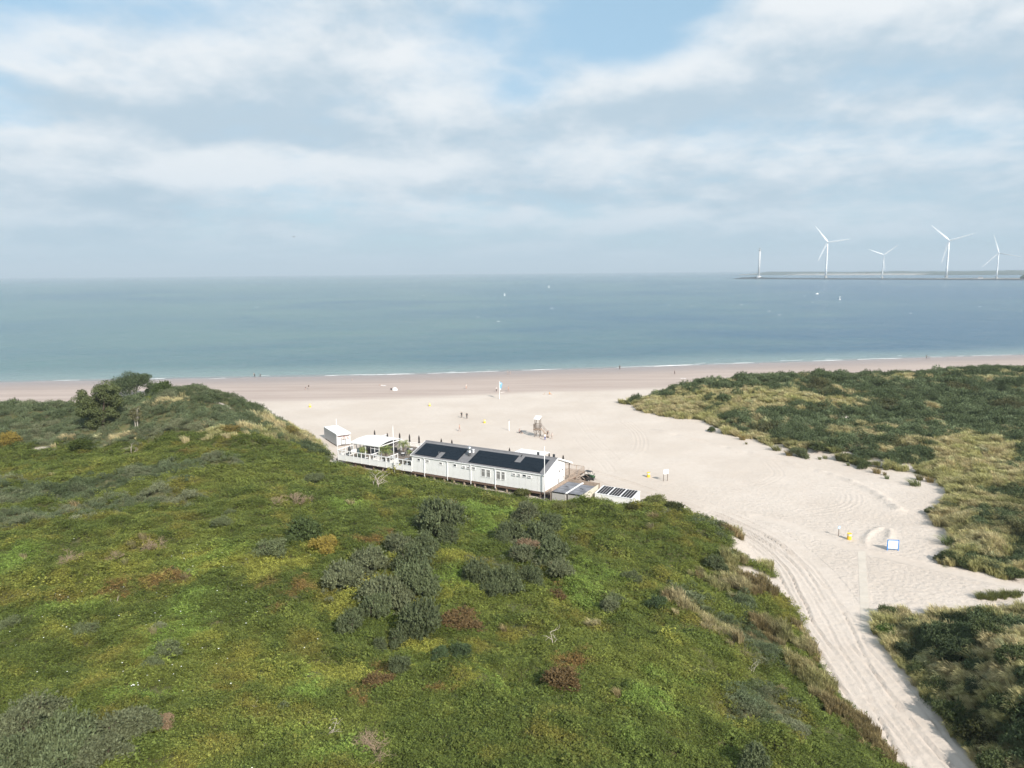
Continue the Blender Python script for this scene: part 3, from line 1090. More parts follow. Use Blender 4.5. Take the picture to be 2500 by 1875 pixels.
def far_building():
    u, v = 2394, 676
    p = on_dam(u)
    d = p / np.linalg.norm(p)
    p = p + d * 60
    root = thing('far_house', 'tiny white low building on the far shore left of the rightmost turbine', 'building', (p[0], p[1], 3.4), math.atan2(d[1], d[0]) - math.pi / 2)
    MB().box(-7, 7, -5, 5, 0, 4).build('wall', WHITE2, root)
    MB().prism([(-5.6, 4.0), (5.6, 4.0), (0, 6.6)], 'x', -7.6, 7.6).build('roof', GREY_ROOF, root)
    for x in (-4, 0, 4):
        MB().box(x - .9, x + .9, -5.06, -5.0, 1.2, 2.8).build('window', GLASS, root)


far_building()


def buoy(u, v, hpx, label, col=WHITE2):
    p = G(u, v, SEA_Z)
    h = hpx / F_PX * math.hypot(p[0], p[1])
    root = thing('buoy', label, 'buoy', (p[0], p[1], SEA_Z), group='buoys on the sea')
    MB().lathe([(h * .22, -h * .15), (h * .3, h * .05), (h * .26, h * .25), (h * .10, h * .3)], 12).build('float', col, root)
    MB().lathe([(h * .09, h * .3), (h * .06, h * .9)], 8).build('mast', col, root)
    MB().lathe([(h * .14, h * .8), (h * .14, h * 1.0), (h * .02, h * 1.08)], 10).build('topmark', col, root)


buoy(1232, 722, 6, 'white buoy on the open sea, left one of the central pair')
buoy(1340, 702, 5, 'white buoy on the open sea, right one of the central pair')
buoy(2050, 732, 7, 'white buoy on the sea below the wind turbines')
buoy(687, 672, 4, 'faint buoy close to the horizon left of centre')


def sail_boat(u, v, wpx, label):
    p = G(u, v, SEA_Z)
    L = wpx / F_PX * math.hypot(p[0], p[1])
    root = thing('motor_boat', label, 'boat', (p[0], p[1], SEA_Z), 0.15)
    MB().prism([(-L * .5, L * .14), (-L * .46, -L * .05), (L * .40, -L * .05), (L * .5, L * .18)], 'y', -L * .13, L * .13).build('hull', WHITE2, root)
    MB().prism([(-L * .2, L * .14), (-L * .15, L * .32), (L * .08, L * .32), (L * .2, L * .15)], 'y', -L * .09, L * .09).build('cabin', WHITE2, root)


sail_boat(1995, 718, 7, 'small white motor boat on the sea below the left wind turbine')


def bird():
    p = at_depth(717, 578, 260)
    BM = mat('bird_feathers', (0.06, 0.055, 0.05), .9)
    mb = MB()
    mb.tube([(-.35, 0, 0), (-.2, 0, .02), (.1, 0, .03), (.3, 0, .04), (.42, 0, .03)], [.02, .07, .1, .07, .01], 8)
    mb.add([(-.1, .05, .05), (.16, .05, .05), (.05, .5, .16), (-.05, .5, .16), (-.1, .95, .05), (-.05, .95, .05)], [(0, 1, 2, 3), (3, 2, 5, 4)])
    mb.add([(-.1, -.05, .05), (.16, -.05, .05), (.05, -.5, .16), (-.05, -.5, .16), (-.1, -.95, .05), (-.05, -.95, .05)], [(1, 0, 3, 2), (2, 3, 4, 5)])
    o = mb.build('gull', BM, loc=tuple(p), rot=(0.1, 0.1, 1.2))
    tag(o, 'dark gull gliding in the sky above the sea', 'bird')


bird()

# ------------------------------------------------------------------ pavilion
WALL_Z0, EAVE, RIDGE_Y, RIDGE_Z, FAR_Y, FAR_Z, LEN = 1.2, 4.5, 5.2, 6.3, 11.4, 4.0, 29.2
SLOPE = (RIDGE_Z - EAVE) / RIDGE_Y
FSLOPE = (FAR_Z - RIDGE_Z) / (FAR_Y - RIDGE_Y)


def pavilion():
    root = thing('beach_pavilion', 'long white wooden beach pavilion with solar panels on its grey roof', 'building', PV(0, 0, 0), LA)
    # floor and stilts
    MB().box(0.02, LEN - .02, 0.05, 8.65, 0.85, WALL_Z0).build('floor_frame', TIMBER_DK, root)
    MB().box(0.0, LEN, -0.10, 0.045, 0.80, 1.12).build('skirting_beam', TIMBER_DK, root)
    pile = MB().box(-.13, .13, -.13, .13, -1.2, 0.84).mesh('pile')
    pile.materials.append(TIMBER)
    for i in range(13):
        for y in (0.15, 4.2, 8.3):
            put('pile', pile, root, (0.6 + i * 2.33, y, 0))
    # walls: core then panels
    wall = MB().prism([(0.10, WALL_Z0), (8.60, WALL_Z0), (8.60, RIDGE_Z + FSLOPE * (8.6 - RIDGE_Y) - .12), (RIDGE_Y, RIDGE_Z - .14), (0.10, EAVE - .10)], 'x', 0.08, LEN - .08).build('wall', WHITE, root)
    npan = 24
    w = LEN / npan
    pm = MB().box(0.012, w - 0.012, 0.0, 0.10, WALL_Z0 + .002, EAVE - .13).mesh('wall_panel')
    pm.materials.append(WHITE)
    for i in range(npan):
        put('wall_panel', pm, wall, (i * w, -0.02, 0))
    # gable panels (right end)
    gp = 7
    gw = 8.7 / gp
    for i in range(gp):
        y0, y1 = i * gw + .012, (i + 1) * gw - .012
        top = lambda y: (EAVE + SLOPE * y if y < RIDGE_Y else RIDGE_Z + FSLOPE * (y - RIDGE_Y)) - .16
        pts = [(y0, WALL_Z0 + .002), (y1, WALL_Z0 + .002), (y1, top(y1))] + ([(RIDGE_Y, top(RIDGE_Y))] if y0 < RIDGE_Y < y1 else []) + [(y0, top(y0))]
        MB().prism(pts, 'x', LEN - .08, LEN + .0).build('wall_panel', WHITE, wall)
    MB().box(-.03, .10, -.05, .10, WALL_Z0, EAVE - .12).build('corner_post', WHITE2, wall)
    MB().box(LEN - .09, LEN + .035, -.05, .07, WALL_Z0, EAVE - .12).build('corner_post', WHITE2, wall)
    # roof
    t = .16
    y0 = -0.07
    z0 = EAVE + SLOPE * y0
    roof = MB().prism([(y0, z0 - t), (RIDGE_Y, RIDGE_Z - t), (FAR_Y, FAR_Z - t), (FAR_Y, FAR_Z), (RIDGE_Y, RIDGE_Z), (y0, z0)], 'x', -.32, LEN + .30).build('roof', GREY_ROOF, root)
    MB().box(-.34, LEN + .32, y0 - .11, y0 - .005, z0 - .20, z0 - .05).build('gutter', WHITE2, roof)
    for xe, nm in ((-.36, 'verge_board'), (LEN + .302, 'verge_board')):
        MB().prism([(y0 - .05, z0 - .24), (RIDGE_Y, RIDGE_Z - .24), (FAR_Y + .1, FAR_Z - .30), (FAR_Y + .1, FAR_Z + .03), (RIDGE_Y, RIDGE_Z + .035), (y0 - .05, z0 + .035)], 'x', xe, xe + .06).build(nm, WHITE2, roof)
    MB().box(-.34, LEN + .3, FAR_Y + .003, FAR_Y + .09, FAR_Z - .30, FAR_Z + .01).build('fascia', WHITE2, roof)
    MB().prism([(RIDGE_Y - .25, RIDGE_Z - .25 * SLOPE + .012), (RIDGE_Y, RIDGE_Z + .012), (RIDGE_Y + .25, RIDGE_Z + .25 * FSLOPE + .012), (RIDGE_Y + .25, RIDGE_Z + .25 * FSLOPE + .06), (RIDGE_Y, RIDGE_Z + .07), (RIDGE_Y - .25, RIDGE_Z - .25 * SLOPE + .06)], 'x', -.3, LEN + .28).build('ridge_cap', GREY_ROOF, roof)
    # solar modules lying on the near slope
    ang = math.atan(SLOPE)
    sec = 1 / math.cos(ang)

    def module_block(x0, x1, ya, yb, nx, ny):
        w_, h_ = (x1 - x0) / nx, (yb - ya) * sec / ny
        me = MB().box(.010, w_ - .010, .010, h_ - .010, .05, .09).mesh('solar_panel')
        me.materials.append(SOLAR)
        for i in range(nx):
            for j in range(ny):
                y = ya + j * (yb - ya) / ny
                put('solar_panel', me, roof, (x0 + i * w_, y, EAVE + SLOPE * y), (ang, 0, 0))
    module_block(0.45, 5.55, 0.25, 2.15, 3, 2)
    module_block(6.70, 10.7, 0.25, 2.15, 2, 2)
    module_block(0.45, 10.7, 2.15, 4.25, 6, 2)
    module_block(13.1, 28.3, 0.22, 2.25, 9, 2)
    module_block(13.1, 21.95, 2.25, 4.25, 5, 2)
    module_block(23.25, 28.3, 2.25, 4.25, 3, 2)

    def zr(y):
        return EAVE + SLOPE * y
    ch = MB().lathe([(.30, zr(2.3) - .2), (.30, zr(2.3) + .55), (.42, zr(2.3) + .6), (.42, zr(2.3) + .78), (.26, zr(2.3) + .85), (.36, zr(2.3) + 1.25), (.36, zr(2.3) + 1.6), (.1, zr(2.3) + 1.85)], 16, (12.1, 2.3)).build('chimney', ALU, roof, True)
    MB().lathe([(.20, zr(3.4) - .1), (.20, zr(3.4) + .45), (.26, zr(3.4) + .5), (.26, zr(3.4) + .62)], 12, (12.25, 3.4)).build('roof_vent', WHITE2, roof)
    MB().tube([(5.85, 1.0, zr(1.0) - .1), (5.85, 1.0, zr(1.0) + .75)], .05, 8).build('roof_pipe', STEEL, roof)
    MB().tube([(22.5, 4.05, zr(4.05) - .1), (22.5, 4.05, zr(4.05) + .3), (22.7, 4.05, zr(4.05) + .42)], .10, 8).build('roof_pipe', CHARCOAL, roof)
    for x in (24.6, 27.9):
        MB().box(x - .18, x + .18, 6.6, 6.9, 5.6, 6.45).build('roof_vent', CHARCOAL, roof)
    # downpipes
    for x in (3.05, 8.5, 13.85, 19.2):
        MB().tube([(x, -.20, EAVE - .25), (x, -.09, EAVE - .55), (x, -.09, .55)], .075, 8).build('downpipe', WHITE2, root)
    # windows on the long front
    def window(x0, x1, z0_, z1, glass, y=-.02, casement=True):
        fr = MB()
        b_ = .06
        fr.box(x0 - b_, x1 + b_, y - .06, y + .015, z1, z1 + b_).box(x0 - b_, x1 + b_, y - .09, y + .015, z0_ - b_ * 1.5, z0_)
        fr.box(x0 - b_, x0, y - .06, y + .015, z0_ + .001, z1 - .001).box(x1, x1 + b_, y - .06, y + .015, z0_ + .001, z1 - .001)
        win = fr.build('window', WHITE2, root)
        MB().box(x0 + .002, x1 - .002, y - .012, y + .012, z0_ + .002, z1 - .002).build('pane', glass, win)
        if z1 - z0_ > 1:
            MB().box(x0 + .002, x1 - .002, y - .03, y - .013, (z0_ + z1) / 2 + .25, (z0_ + z1) / 2 + .30).build('glazing_bar', WHITE2, win)
        return win
    open_ = GLASS
    for x0, x1, z0_, z1, g_ in [(1.37, 1.99, 3.55, 3.93, GLASS), (3.46, 4.11, 3.52, 3.88, GLASS_CURT), (6.65, 7.28, 3.47, 3.84, GLASS_CURT), (9.91, 10.55, 3.55, 3.89, GLASS),
                                (11.95, 12.62, 3.45, 3.83, GLASS_CURT), (13.02, 13.67, 3.45, 3.86, GLASS_CURT), (14.12, 14.79, 3.48, 3.86, GLASS_CURT),
                                (16.21, 16.95, 2.41, 3.84, GLASS_CURT), (17.36, 18.1, 2.42, 3.76, GLASS_CURT), (19.5, 20.24, 2.35, 3.77, GLASS_CURT), (20.55, 21.22, 2.38, 3.79, GLASS_CURT),
                                (22.84, 23.49, 3.48, 3.88, GLASS_CURT), (23.93, 24.55, 3.50, 3.91, GLASS_CURT), (24.97, 25.66, 3.54, 3.91, GLASS), (26.06, 26.72, 3.51, 3.88, GLASS_CURT)]:
        window(x0, x1, z0_, z1, g_)
    # opened top-hung sashes
    for x0, x1, z0_ in [(11.95, 12.62, 3.45), (13.02, 13.67, 3.45), (22.84, 23.49, 3.48), (23.93, 24.55, 3.50), (26.06, 26.72, 3.51)]:
        s = MB()
        s.box(x0, x1, 0, .03, -.36, -.30).box(x0, x1, 0, .03, -.06, 0).box(x0, x0 + .05, 0, .03, -.30, -.06).box(x1 - .05, x1, 0, .03, -.30, -.06)
        s.build('sash', WHITE2, root, loc=(0, -.085, z0_ + .38), rot=(math.radians(-20), 0, 0))
    for y0_, y1 in ((6.05, 6.72), (7.28, 7.92)):
        w_ = MB().box(LEN + .003, LEN + .05, y0_ - .05, y1 + .05, 3.28, 3.70).build('window', WHITE2, root)
        MB().box(LEN + .052, LEN + .06, y0_, y1, 3.34, 3.64).build('pane', GLASS_CURT, w_)
    # sea-front windows and doors under the veranda
    for i in range(9):
        x = 1.4 + i * 3.1
        fr = MB().box(x, x + 2.3, 8.603, 8.66, WALL_Z0 + .1, 3.5).build('patio_door', WHITE2, root)
        for j in range(2):
            MB().box(x + .1 + j * 1.1, x + 1.1 + j * 1.1, 8.662, 8.68, WALL_Z0 + .25, 3.4).build('pane', GLASS, fr)
    for i in range(8):
        x = .2 + i * (LEN - .4) / 7
        MB().box(x - .07, x + .07, FAR_Y - .3, FAR_Y - .16, WALL_Z0, FAR_Z - .17).build('veranda_post', TIMBER_GREY, root)
    return root


pavilion()


def railing(parent, p0, p1, z, h=1.0, n=8, m=TIMBER, bars=True):
    p0, p1 = np.array(p0, float), np.array(p1, float)
    L = np.linalg.norm(p1 - p0)
    mb = MB()
    k = max(1, int(round(L / 1.8)))
    for i in range(k + 1):
        q = p0 + (p1 - p0) * i / k
        mb.tube([(q[0], q[1], z), (q[0], q[1], z + h)], .05, 4)
    mb.tube([(p0[0], p0[1], z + h), (p1[0], p1[1], z + h)], .05, 4)
    mb.tube([(p0[0], p0[1], z + .15), (p1[0], p1[1], z + .15)], .035, 4)
    if bars:
        kk = int(L / .22)
        for i in range(1, kk):
            q = p0 + (p1 - p0) * i / kk
            mb.tube([(q[0], q[1], z + .15), (q[0], q[1], z + h)], .018, 4)
    return mb.build('railing', m, parent)


def deck():
    root = thing('timber_deck', 'raised timber deck round the pavilion and its terrace', 'deck', PV(0, 0, 0), LA)
    board = MB().box(-20.2, -.02, 0, .138, 1.12, 1.17).mesh('deck_board')
    board.materials.append(TIMBER_GREY)
    for i in range(112):
        put('deck_board', board, root, (0, .02 + i * .145, 0))
    b2 = MB().box(0.0, LEN + .9, 0, .138, 1.12, 1.17).mesh('deck_board')
    b2.materials.append(TIMBER)
    for i in range(50):
        put('deck_board', b2, root, (0, 8.72 + i * .145, 0))
    b3 = MB().box(LEN + .06, 31.3, 0, .138, 1.12, 1.17).mesh('deck_board')
    b3.materials.append(TIMBER)
    for i in range(56):
        put('deck_board', b3, root, (0, .4 + i * .145, 0))
    MB().box(-20.2, -.02, .02, 16.2, .86, 1.11).build('joists', TIMBER_DK, root)
    MB().box(0, LEN + .9, 8.75, 15.9, .86, 1.11).build('joists', TIMBER_DK, root)
    MB().box(LEN + .06, 31.3, .4, 8.7, .86, 1.11).build('joists', TIMBER_DK, root)
    pm = MB().box(-.12, .12, -.12, .12, -1.0, .86).mesh('pile')
    pm.materials.append(TIMBER_DK)
    for i in range(9):
        for y in (.3, 8, 15.8):
            put('pile', pm, root, (-20 + i * 2.45, y, 0))
    for i in range(12):
        put('pile', pm, root, (.5 + i * 2.6, 15.6, 0))
    railing(root, (LEN + .85, 8.9), (LEN + .85, 11.5), 1.17)
    railing(root, (LEN + .85, 13.2), (LEN + .85, 15.8), 1.17)
    railing(root, (20.0, 15.85), (LEN + .8, 15.85), 1.17)
    railing(root, (-20.1, 16.1), (-.1, 16.1), 1.17, m=WHITE2)
    railing(root, (LEN + .1, 5.9), (LEN + .1, 8.2), 1.17, .95, m=STEEL, bars=False)
    # stairs down to the sand on the right end
    st = MB()
    for i in range(6):
        st.box(LEN + .92 + i * .32, LEN + 1.28 + i * .32, 11.5, 13.2, 1.0 - i * .19, 1.06 - i * .19)
    st.build('stairs', TIMBER, root)
    for y in (11.5, 13.2):
        MB().tube([(LEN + .9, y, 2.15), (LEN + 2.9, y, 1.0)], .04, 6).build('handrail', TIMBER, root)
        MB().tube([(LEN + 2.9, y, 0), (LEN + 2.9, y, 1.0)], .05, 6).build('rail_post', TIMBER, root)
    MB().box(LEN + .3, 31.4, -.3, .4, .9, 1.12).build('ramp_beam', TIMBER_DK, root)


deck()


def windscreen():
    """white fence with glazed upper bays round the terrace"""
    root = thing('terrace_fence', 'white terrace fence with glass bays facing the dune', 'fence', PV(0, 0, 0), LA)
    z0, zm, z1 = 1.0, 2.25, 3.3
    n = 9
    pane_m = bpy.data.materials.new('clear_pane')
    pane_m.use_nodes = True
    k = NT(pane_m.node_tree)
    tr = k.n('ShaderNodeBsdfTransparent')
    gl = k.n('ShaderNodeBsdfGlossy')
    gl.inputs['Roughness'].default_value = .05
    mx = k.n('ShaderNodeMixShader')
    mx.inputs[0].default_value = .10
    k.put(mx.inputs[1], tr.outputs[0]); k.put(mx.inputs[2], gl.outputs[0])
    o = k.n('ShaderNodeOutputMaterial')
    k.put(o.inputs[0], mx.outputs[0])
    _mats['clear_pane'] = pane_m

    def run(a, b, cnt, zt):
        a, b = np.array(a, float), np.array(b, float)
        d = (b - a) / cnt
        ang = math.atan2(d[1], d[0])
        w = np.linalg.norm(d)
        post = MB().box(-.07, .07, -.07, .07, z0, zt + .02).mesh('post'); post.materials.append(WHITE2)
        pan = MB().box(.075, w - .075, -.03, .03, z0 + .05, zm - .07).mesh('panel'); pan.materials.append(WHITE)
        rail = MB().box(.075, w - .075, -.05, .05, zm - .07, zm).mesh('rail'); rail.materials.append(WHITE2)
        rail2 = MB().box(.075, w - .075, -.055, .055, zt - .14, zt).mesh('rail'); rail2.materials.append(WHITE2)
        mul = MB().box(w / 2 - .06, w / 2 + .06, -.045, .045, zm, zt - .14).mesh('mullion'); mul.materials.append(WHITE2)
        gls = MB().box(.08, w / 2 - .062, -.006, .006, zm, zt - .14).mesh('pane'); gls.materials.append(pane_m)
        gls2 = MB().box(w / 2 + .062, w - .08, -.006, .006, zm, zt - .14).mesh('pane'); gls2.materials.append(pane_m)
        for i in range(cnt + 1):
            q = a + d * i
            put('post', post, root, (q[0], q[1], 0), (0, 0, ang))
        for i in range(cnt):
            q = a + d * i
            for nm, me in (('panel', pan), ('rail', rail), ('rail', rail2), ('mullion', mul), ('pane', gls), ('pane', gls2)):
                put(nm, me, root, (q[0], q[1], 0), (0, 0, ang))
    run((-19.55, -.05), (-.12, -.05), n, z1)
    run((-19.62, 16.0), (-19.62, .12), 7, z1)
    # inner dividing screens
    run((-10.8, .10), (-10.8, 3.6), 2, 3.2)
    run((-6.5, .10), (-6.5, 3.6), 2, 3.2)


windscreen()


def flagpole(x, y, z0, z1, label):
    p = PV(x, y, 0)
    root = thing('flagpole', label, 'flagpole', p, 0, 'bare white flagpoles before the pavilion')
    MB().tube([(0, 0, z0), (0, 0, (z0 + z1) / 2), (0, 0, z1)], [.085, .07, .05], 10).build('pole', WHITE2, root, True)
    MB().lathe([(.03, z1), (.09, z1 + .05), (.09, z1 + .12), (.02, z1 + .17)], 10).build('finial', WHITE2, root, True)
    MB().box(-.17, .17, -.17, .17, z0, z0 + .25).build('foot', STEEL, root)


flagpole(-19.25, -.42, -.4, 9.8, 'bare white flagpole at the left end of the terrace fence')
flagpole(-4.2, -.42, -.4, 9.85, 'bare white flagpole in front of the terrace near the palms')
flagpole(29.66, -.55, -.4, 9.65, 'bare white flagpole at the right corner of the pavilion')


def marquee():
    root = thing('marquee', 'white flat-roofed canopy tent standing on the terrace', 'tent', PV(-20.3, 4.9, 0), LA)
    w, d, z = 7.8, 7.5, 3.75
    # softly pitched canvas
    nx, ny = 12, 10
    vs, fs = [], []
    for j in range(ny + 1):
        for i in range(nx + 1):
            a, b = i / nx, j / ny
            zz = z + .42 * min(1, 3.0 * min(b, 1 - b)) - .04 * math.sin(a * math.pi * 3) ** 2
            vs.append((a * (w + .3) - .15, b * (d + .3) - .15, zz))
    for j in range(ny):
        for i in range(nx):
            q = j * (nx + 1) + i
            fs.append((q, q + 1, q + nx + 2, q + nx + 1))
    mb = MB().add(vs, fs)
    mb.box(-.16, w + .16, -.19, -.155, z - .22, z).box(-.16, w + .16, d + .155, d + .19, z - .22, z)
    mb.box(-.19, -.165, -.15, d + .15, z - .22, z).box(w + .165, w + .19, -.15, d + .15, z - .22, z)
    mb.build('canopy', FABRIC_WHITE, root)
    for x in (.1, w / 2, w - .1):
        for y in (.1, d - .1):
            MB().box(x - .08, x + .08, y - .08, y + .08, 1.17, z - .02).build('post', WHITE2, root)
    for x0, x1 in ((2.9, 4.0), (4.05, 5.2)):
        fr = MB().box(x0, x0 + .08, 0, .08, 1.2, 3.3).box(x1 - .08, x1, 0, .08, 1.2, 3.3).box(x0 + .08, x1 - .08, 0, .08, 2.95, 3.05).box(x0 + .08, x1 - .08, 0, .08, 1.7, 1.8).build('screen_frame', WHITE2, root, loc=(2.5, .02, 0))
        MB().box(x0 + .085, x1 - .085, .03, .05, 1.81, 2.94).build('pane', GLASS, fr)
    MB().box(.3, 3.2, 5.5, 7.1, 1.17, 2.0).build('bar_counter', TIMBER_GREY, root)
    MB().box(w - 2.8, w - .4, 3.5, 6.5, 1.17, 1.95).build('lounge_bench', CHARCOAL, root)
    MB().box(.15, w - .15, d - .05, d - .01, 1.17, 3.3).build('back_curtain', mat('curtain', (.55, .52, .5), .9), root)


marquee()


def pergola():
    root = thing('pergola', 'white slatted pergola standing on the sea-side deck behind the roof', 'pergola', PV(16.0, 12.9, 0), LA)
    for x in (0, 3.2, 6.4):
        for y in (0, 2.9):
            MB().box(x - .07, x + .07, y - .07, y + .07, 1.17, 3.9).build('post', WHITE2, root)
    for y in (0, 2.9):
        MB().box(-.2, 6.6, y - .05, y + .05, 3.901, 4.0).build('beam', WHITE2, root)
    sl_ = MB().box(0, .42, -.25, 3.15, 4.002, 4.05).mesh('slat')
    sl_.materials.append(WHITE2)
    for i in range(11):
        put('slat', sl_, root, (-.15 + i * .61, 0, 0))


pergola()


def parasol(x, y, zb, H, label, group, m=DARK, r=.2):
    root = thing('closed_parasol', label, 'parasol', PV(x, y, zb), 0, group)
    MB().tube([(0, 0, 0), (0, 0, H)], .035, 8).build('pole', TIMBER_DK, root)
    MB().lathe([(.02, H + .12), (.06, H), (r * .75, H - .25), (r * 1.0, H - .7), (r * .8, H - 1.15), (r * 1.25, H - 1.6), (.05, H - 1.65)][::-1], 10).build('folded_canopy', m, root, True)
    MB().lathe([(.32, 0), (.32, .12), (.08, .14)], 12).build('foot', CHARCOAL, root)


PAR = [(-10.65, 4.79), (-8.05, 4.81), (-13.4, 4.8), (-2.11, 4.77), (0.64, 4.81), (14.78, 4.68), (23.78, 4.68), (26.82, 4.65), (-20.6, 4.7), (-16.9, 4.45)]
for i, (x, zt) in enumerate(sorted(PAR)):
    parasol(x, 13.0, 1.17, zt - 1.17, f'{ORD[i]} from the left of the closed brown parasols along the sea side', 'closed brown parasols along the sea side')
x, z = PVy(760 + 515 / 5.53, 1000 + 545 / 5.53, .9)
parasol(x, .9, 1.17, 2.9, 'closed dark grey parasol just inside the left terrace fence', 'closed parasols by the tent', CHARCOAL, .33)
x, z = PVy(760 + 632 / 5.53, 1000 + 560 / 5.53, 2.0)
parasol(x, 2.0, 1.17, 2.3, 'closed slate green parasol before the white tent', 'closed parasols by the tent', mat('slate_fabric', (.06, .085, .085), .8), .33)

# palms in pots
PALM = bpy.data.materials.new('palm_leaf')
PALM.use_nodes = True
_k = NT(PALM.node_tree)
_b = _k.n('ShaderNodeBsdfPrincipled')
_k.put(_b.inputs['Base Color'], _k.mix(_k.smooth(_k.noise(_k.n('ShaderNodeTexCoord').outputs['Object'], 2.5, 2), .3, .7), (.10, .16, .035), (.28, .28, .09)))
_b.inputs['Roughness'].default_value = .55
_k.put(_k.n('ShaderNodeOutputMaterial').inputs[0], _b.outputs[0])


def palm(x, y, ztop, span, label, nfr=26):
    root = thing('potted_palm', label, 'palm', PV(x, y, 1.17), rng.uniform(0, 6), 'potted palms on the terrace')
    h = ztop - 1.17
    MB().lathe([(.30, 0), (.42, .5), (.45, .55), (.38, .56)], 14).build('pot', CHARCOAL, root)
    tr = h * .62
    MB().tube([(0, 0, .5), (.03, 0, tr * .6), (0, .02, tr)], [.13, .11, .14], 8).build('trunk', BARK, root)
    for i in range(nfr):
        a = 2 * math.pi * i / nfr * 1.618 * 2
        lift = rng.uniform(.15, 1.25)
        L = span * rng.uniform(.8, 1.1)
        mb = MB()
        prev = None
        N = 9
        for s in range(N + 1):
            t = s / N
            r = L * t * math.cos(lift * .6) * (1 - .1 * t)
            z_ = tr + L * (math.sin(lift) * t - 0.75 * t * t * (1.25 - lift * .45))
            c = np.array([math.cos(a) * r, math.sin(a) * r, z_])
            if prev is not None:
                d = (c - prev)
                side = np.array([-math.sin(a), math.cos(a), 0])
                w = .34 * L * (math.sin(math.pi * min(1, t * .9 + .12)) ** .7) + .02
                for sg in (-1, 1):
                    for q in (0, .5):
                        b0 = prev + d * q
                        b1 = prev + d * (q + .28)
                        tip = b0 + side * sg * w + d * 1.3 - np.array([0, 0, w * .35])
                        mb.add([b0, b1, tip], [(0, 1, 2)])
            prev = c
        mb.build('frond', PALM, root)


for (u, v, y, sp, lab) in [(1000, 440, 3.2, 1.75, 'potted palm with spreading fronds at the front corner of the white tent'), (1240, 380, 9.2, 1.7, 'tall potted palm right of the white tent'),
                           (1350, 500, 3.6, 1.25, 'potted palm beside the left end of the pavilion roof'), (690, 480, 3.2, 1.2, 'small pale potted palm in front of the tent, leftmost')]:
    x, z = PVy(760 + u / 5.53, 1000 + v / 5.53, y)
    palm(x, y, max(z, 2.6) + .2, sp * 1.2, lab)
for x, lab in ((9.6, 'small leafy pot plant peeping over the roof ridge, left of two'), (12.4, 'small leafy pot plant peeping over the roof ridge, right of two')):
    palm(x, 12.6, 3.9, .7, lab, 14)


# terrace furniture
def table(name='table'):
    root = thing('terrace_table', '', 'table')
    MB().lathe([(.38, .70), (.40, .72), (.40, .75), (.38, .76)], 16).build('table_top', WHITE2, root)
    MB().lathe([(.04, .03), (.04, .70)], 8).build('leg', STEEL, root)
    MB().lathe([(.25, 0), (.25, .03)], 12).build('foot', CHARCOAL, root)
    return root


def chair(m):
    root = thing('terrace_chair', '', 'chair')
    MB().box(-.22, .22, -.22, .22, .43, .47).build('seat', m, root)
    MB().prism([(.20, .47), (.24, .47), (.32, .90), (.28, .90)], 'x', -.22, .22).build('backrest', m, root)
    lg = MB().box(-.02, .02, -.02, .02, 0, .429).mesh('leg')
    lg.materials.append(STEEL)
    for a in (-.19, .19):
        for b in (-.19, .19):
            put('leg', lg, root, (a, b, 0))
    return root


TABLES = [(-18.3, 2.0), (-15.9, 2.2), (-13.3, 1.7), (-9.0, 1.6), (-8.7, 4.6), (-5.0, 1.8), (-2.6, 1.7), (-5.2, 4.8), (-2.4, 5.2), (-8.8, 8.2), (-5.0, 8.6), (-2.2, 9.0), (-9.5, 12.0), (-5.5, 12.2)]
t0_, c0_ = table(), chair(CHARCOAL)
cnt = 0
for i, (x, y) in enumerate(sorted(TABLES)):
    t = t0_ if i == 0 else copy_tree(t0_)
    t.location = PV(x, y, 1.17)
    tag(t, f'small round white cafe table on the terrace, {ORD[i]} from the left', 'table', 'round tables on the terrace')
    for j in range(2 if (i % 3) else 3):
        a = (0.4 + i * 1.3 + j * 2.5)
        ch = c0_ if cnt == 0 else copy_tree(c0_)
        ch.location = PV(x + .72 * math.cos(a), y + .72 * math.sin(a), 1.17)
        ch.rotation_euler = (0, 0, LA + a - math.pi / 2)
        tag(ch, f'charcoal chair on the terrace, {ORD[j]} seat at the {ORD[i]} round table from the left', 'chair', 'charcoal terrace chairs')
        cnt += 1
for i, (x, y) in enumerate([(-1.3, 3.2), (-3.6, 11.0), (-7.0, 10.5)]):
    s = thing('lounge_sofa', ['charcoal lounge sofa tucked against the pavilion end wall', 'charcoal lounge sofa beyond the tall palm, nearer the roof', 'charcoal lounge sofa right behind the tall palm'][i], 'sofa', PV(x, y, 1.17), LA, 'charcoal lounge sofas on the terrace')
    MB().box(-.9, .9, -.4, .4, .05, .42).build('seat', CHARCOAL, s)
    MB().box(-.9, .9, .402, .58, .05, .85).build('backrest', CHARCOAL, s)
    for a in (-1, 1):
        MB().box(min(a * .902, a * 1.08), max(a * .902, a * 1.08), -.4, .58, .05, .62).build('armrest', CHARCOAL, s)
for i, (x, y, w) in enumerate([(-3.2, 7.0, 1.5), (-.9, 7.2, 1.3)]):
    s = thing('open_parasol', ['large open white parasol on the terrace, left of two', 'open white parasol on the terrace nearest the roof'][i], 'parasol', PV(x, y, 1.17), 0, 'open white parasols on the terrace')
    MB().tube([(0, 0, 0), (0, 0, 2.5)], .03, 8).build('pole', WHITE2, s)
    MB().lathe([(w, 2.05), (w * .5, 2.35), (.05, 2.6)], 8).build('canopy', FABRIC_WHITE, s)


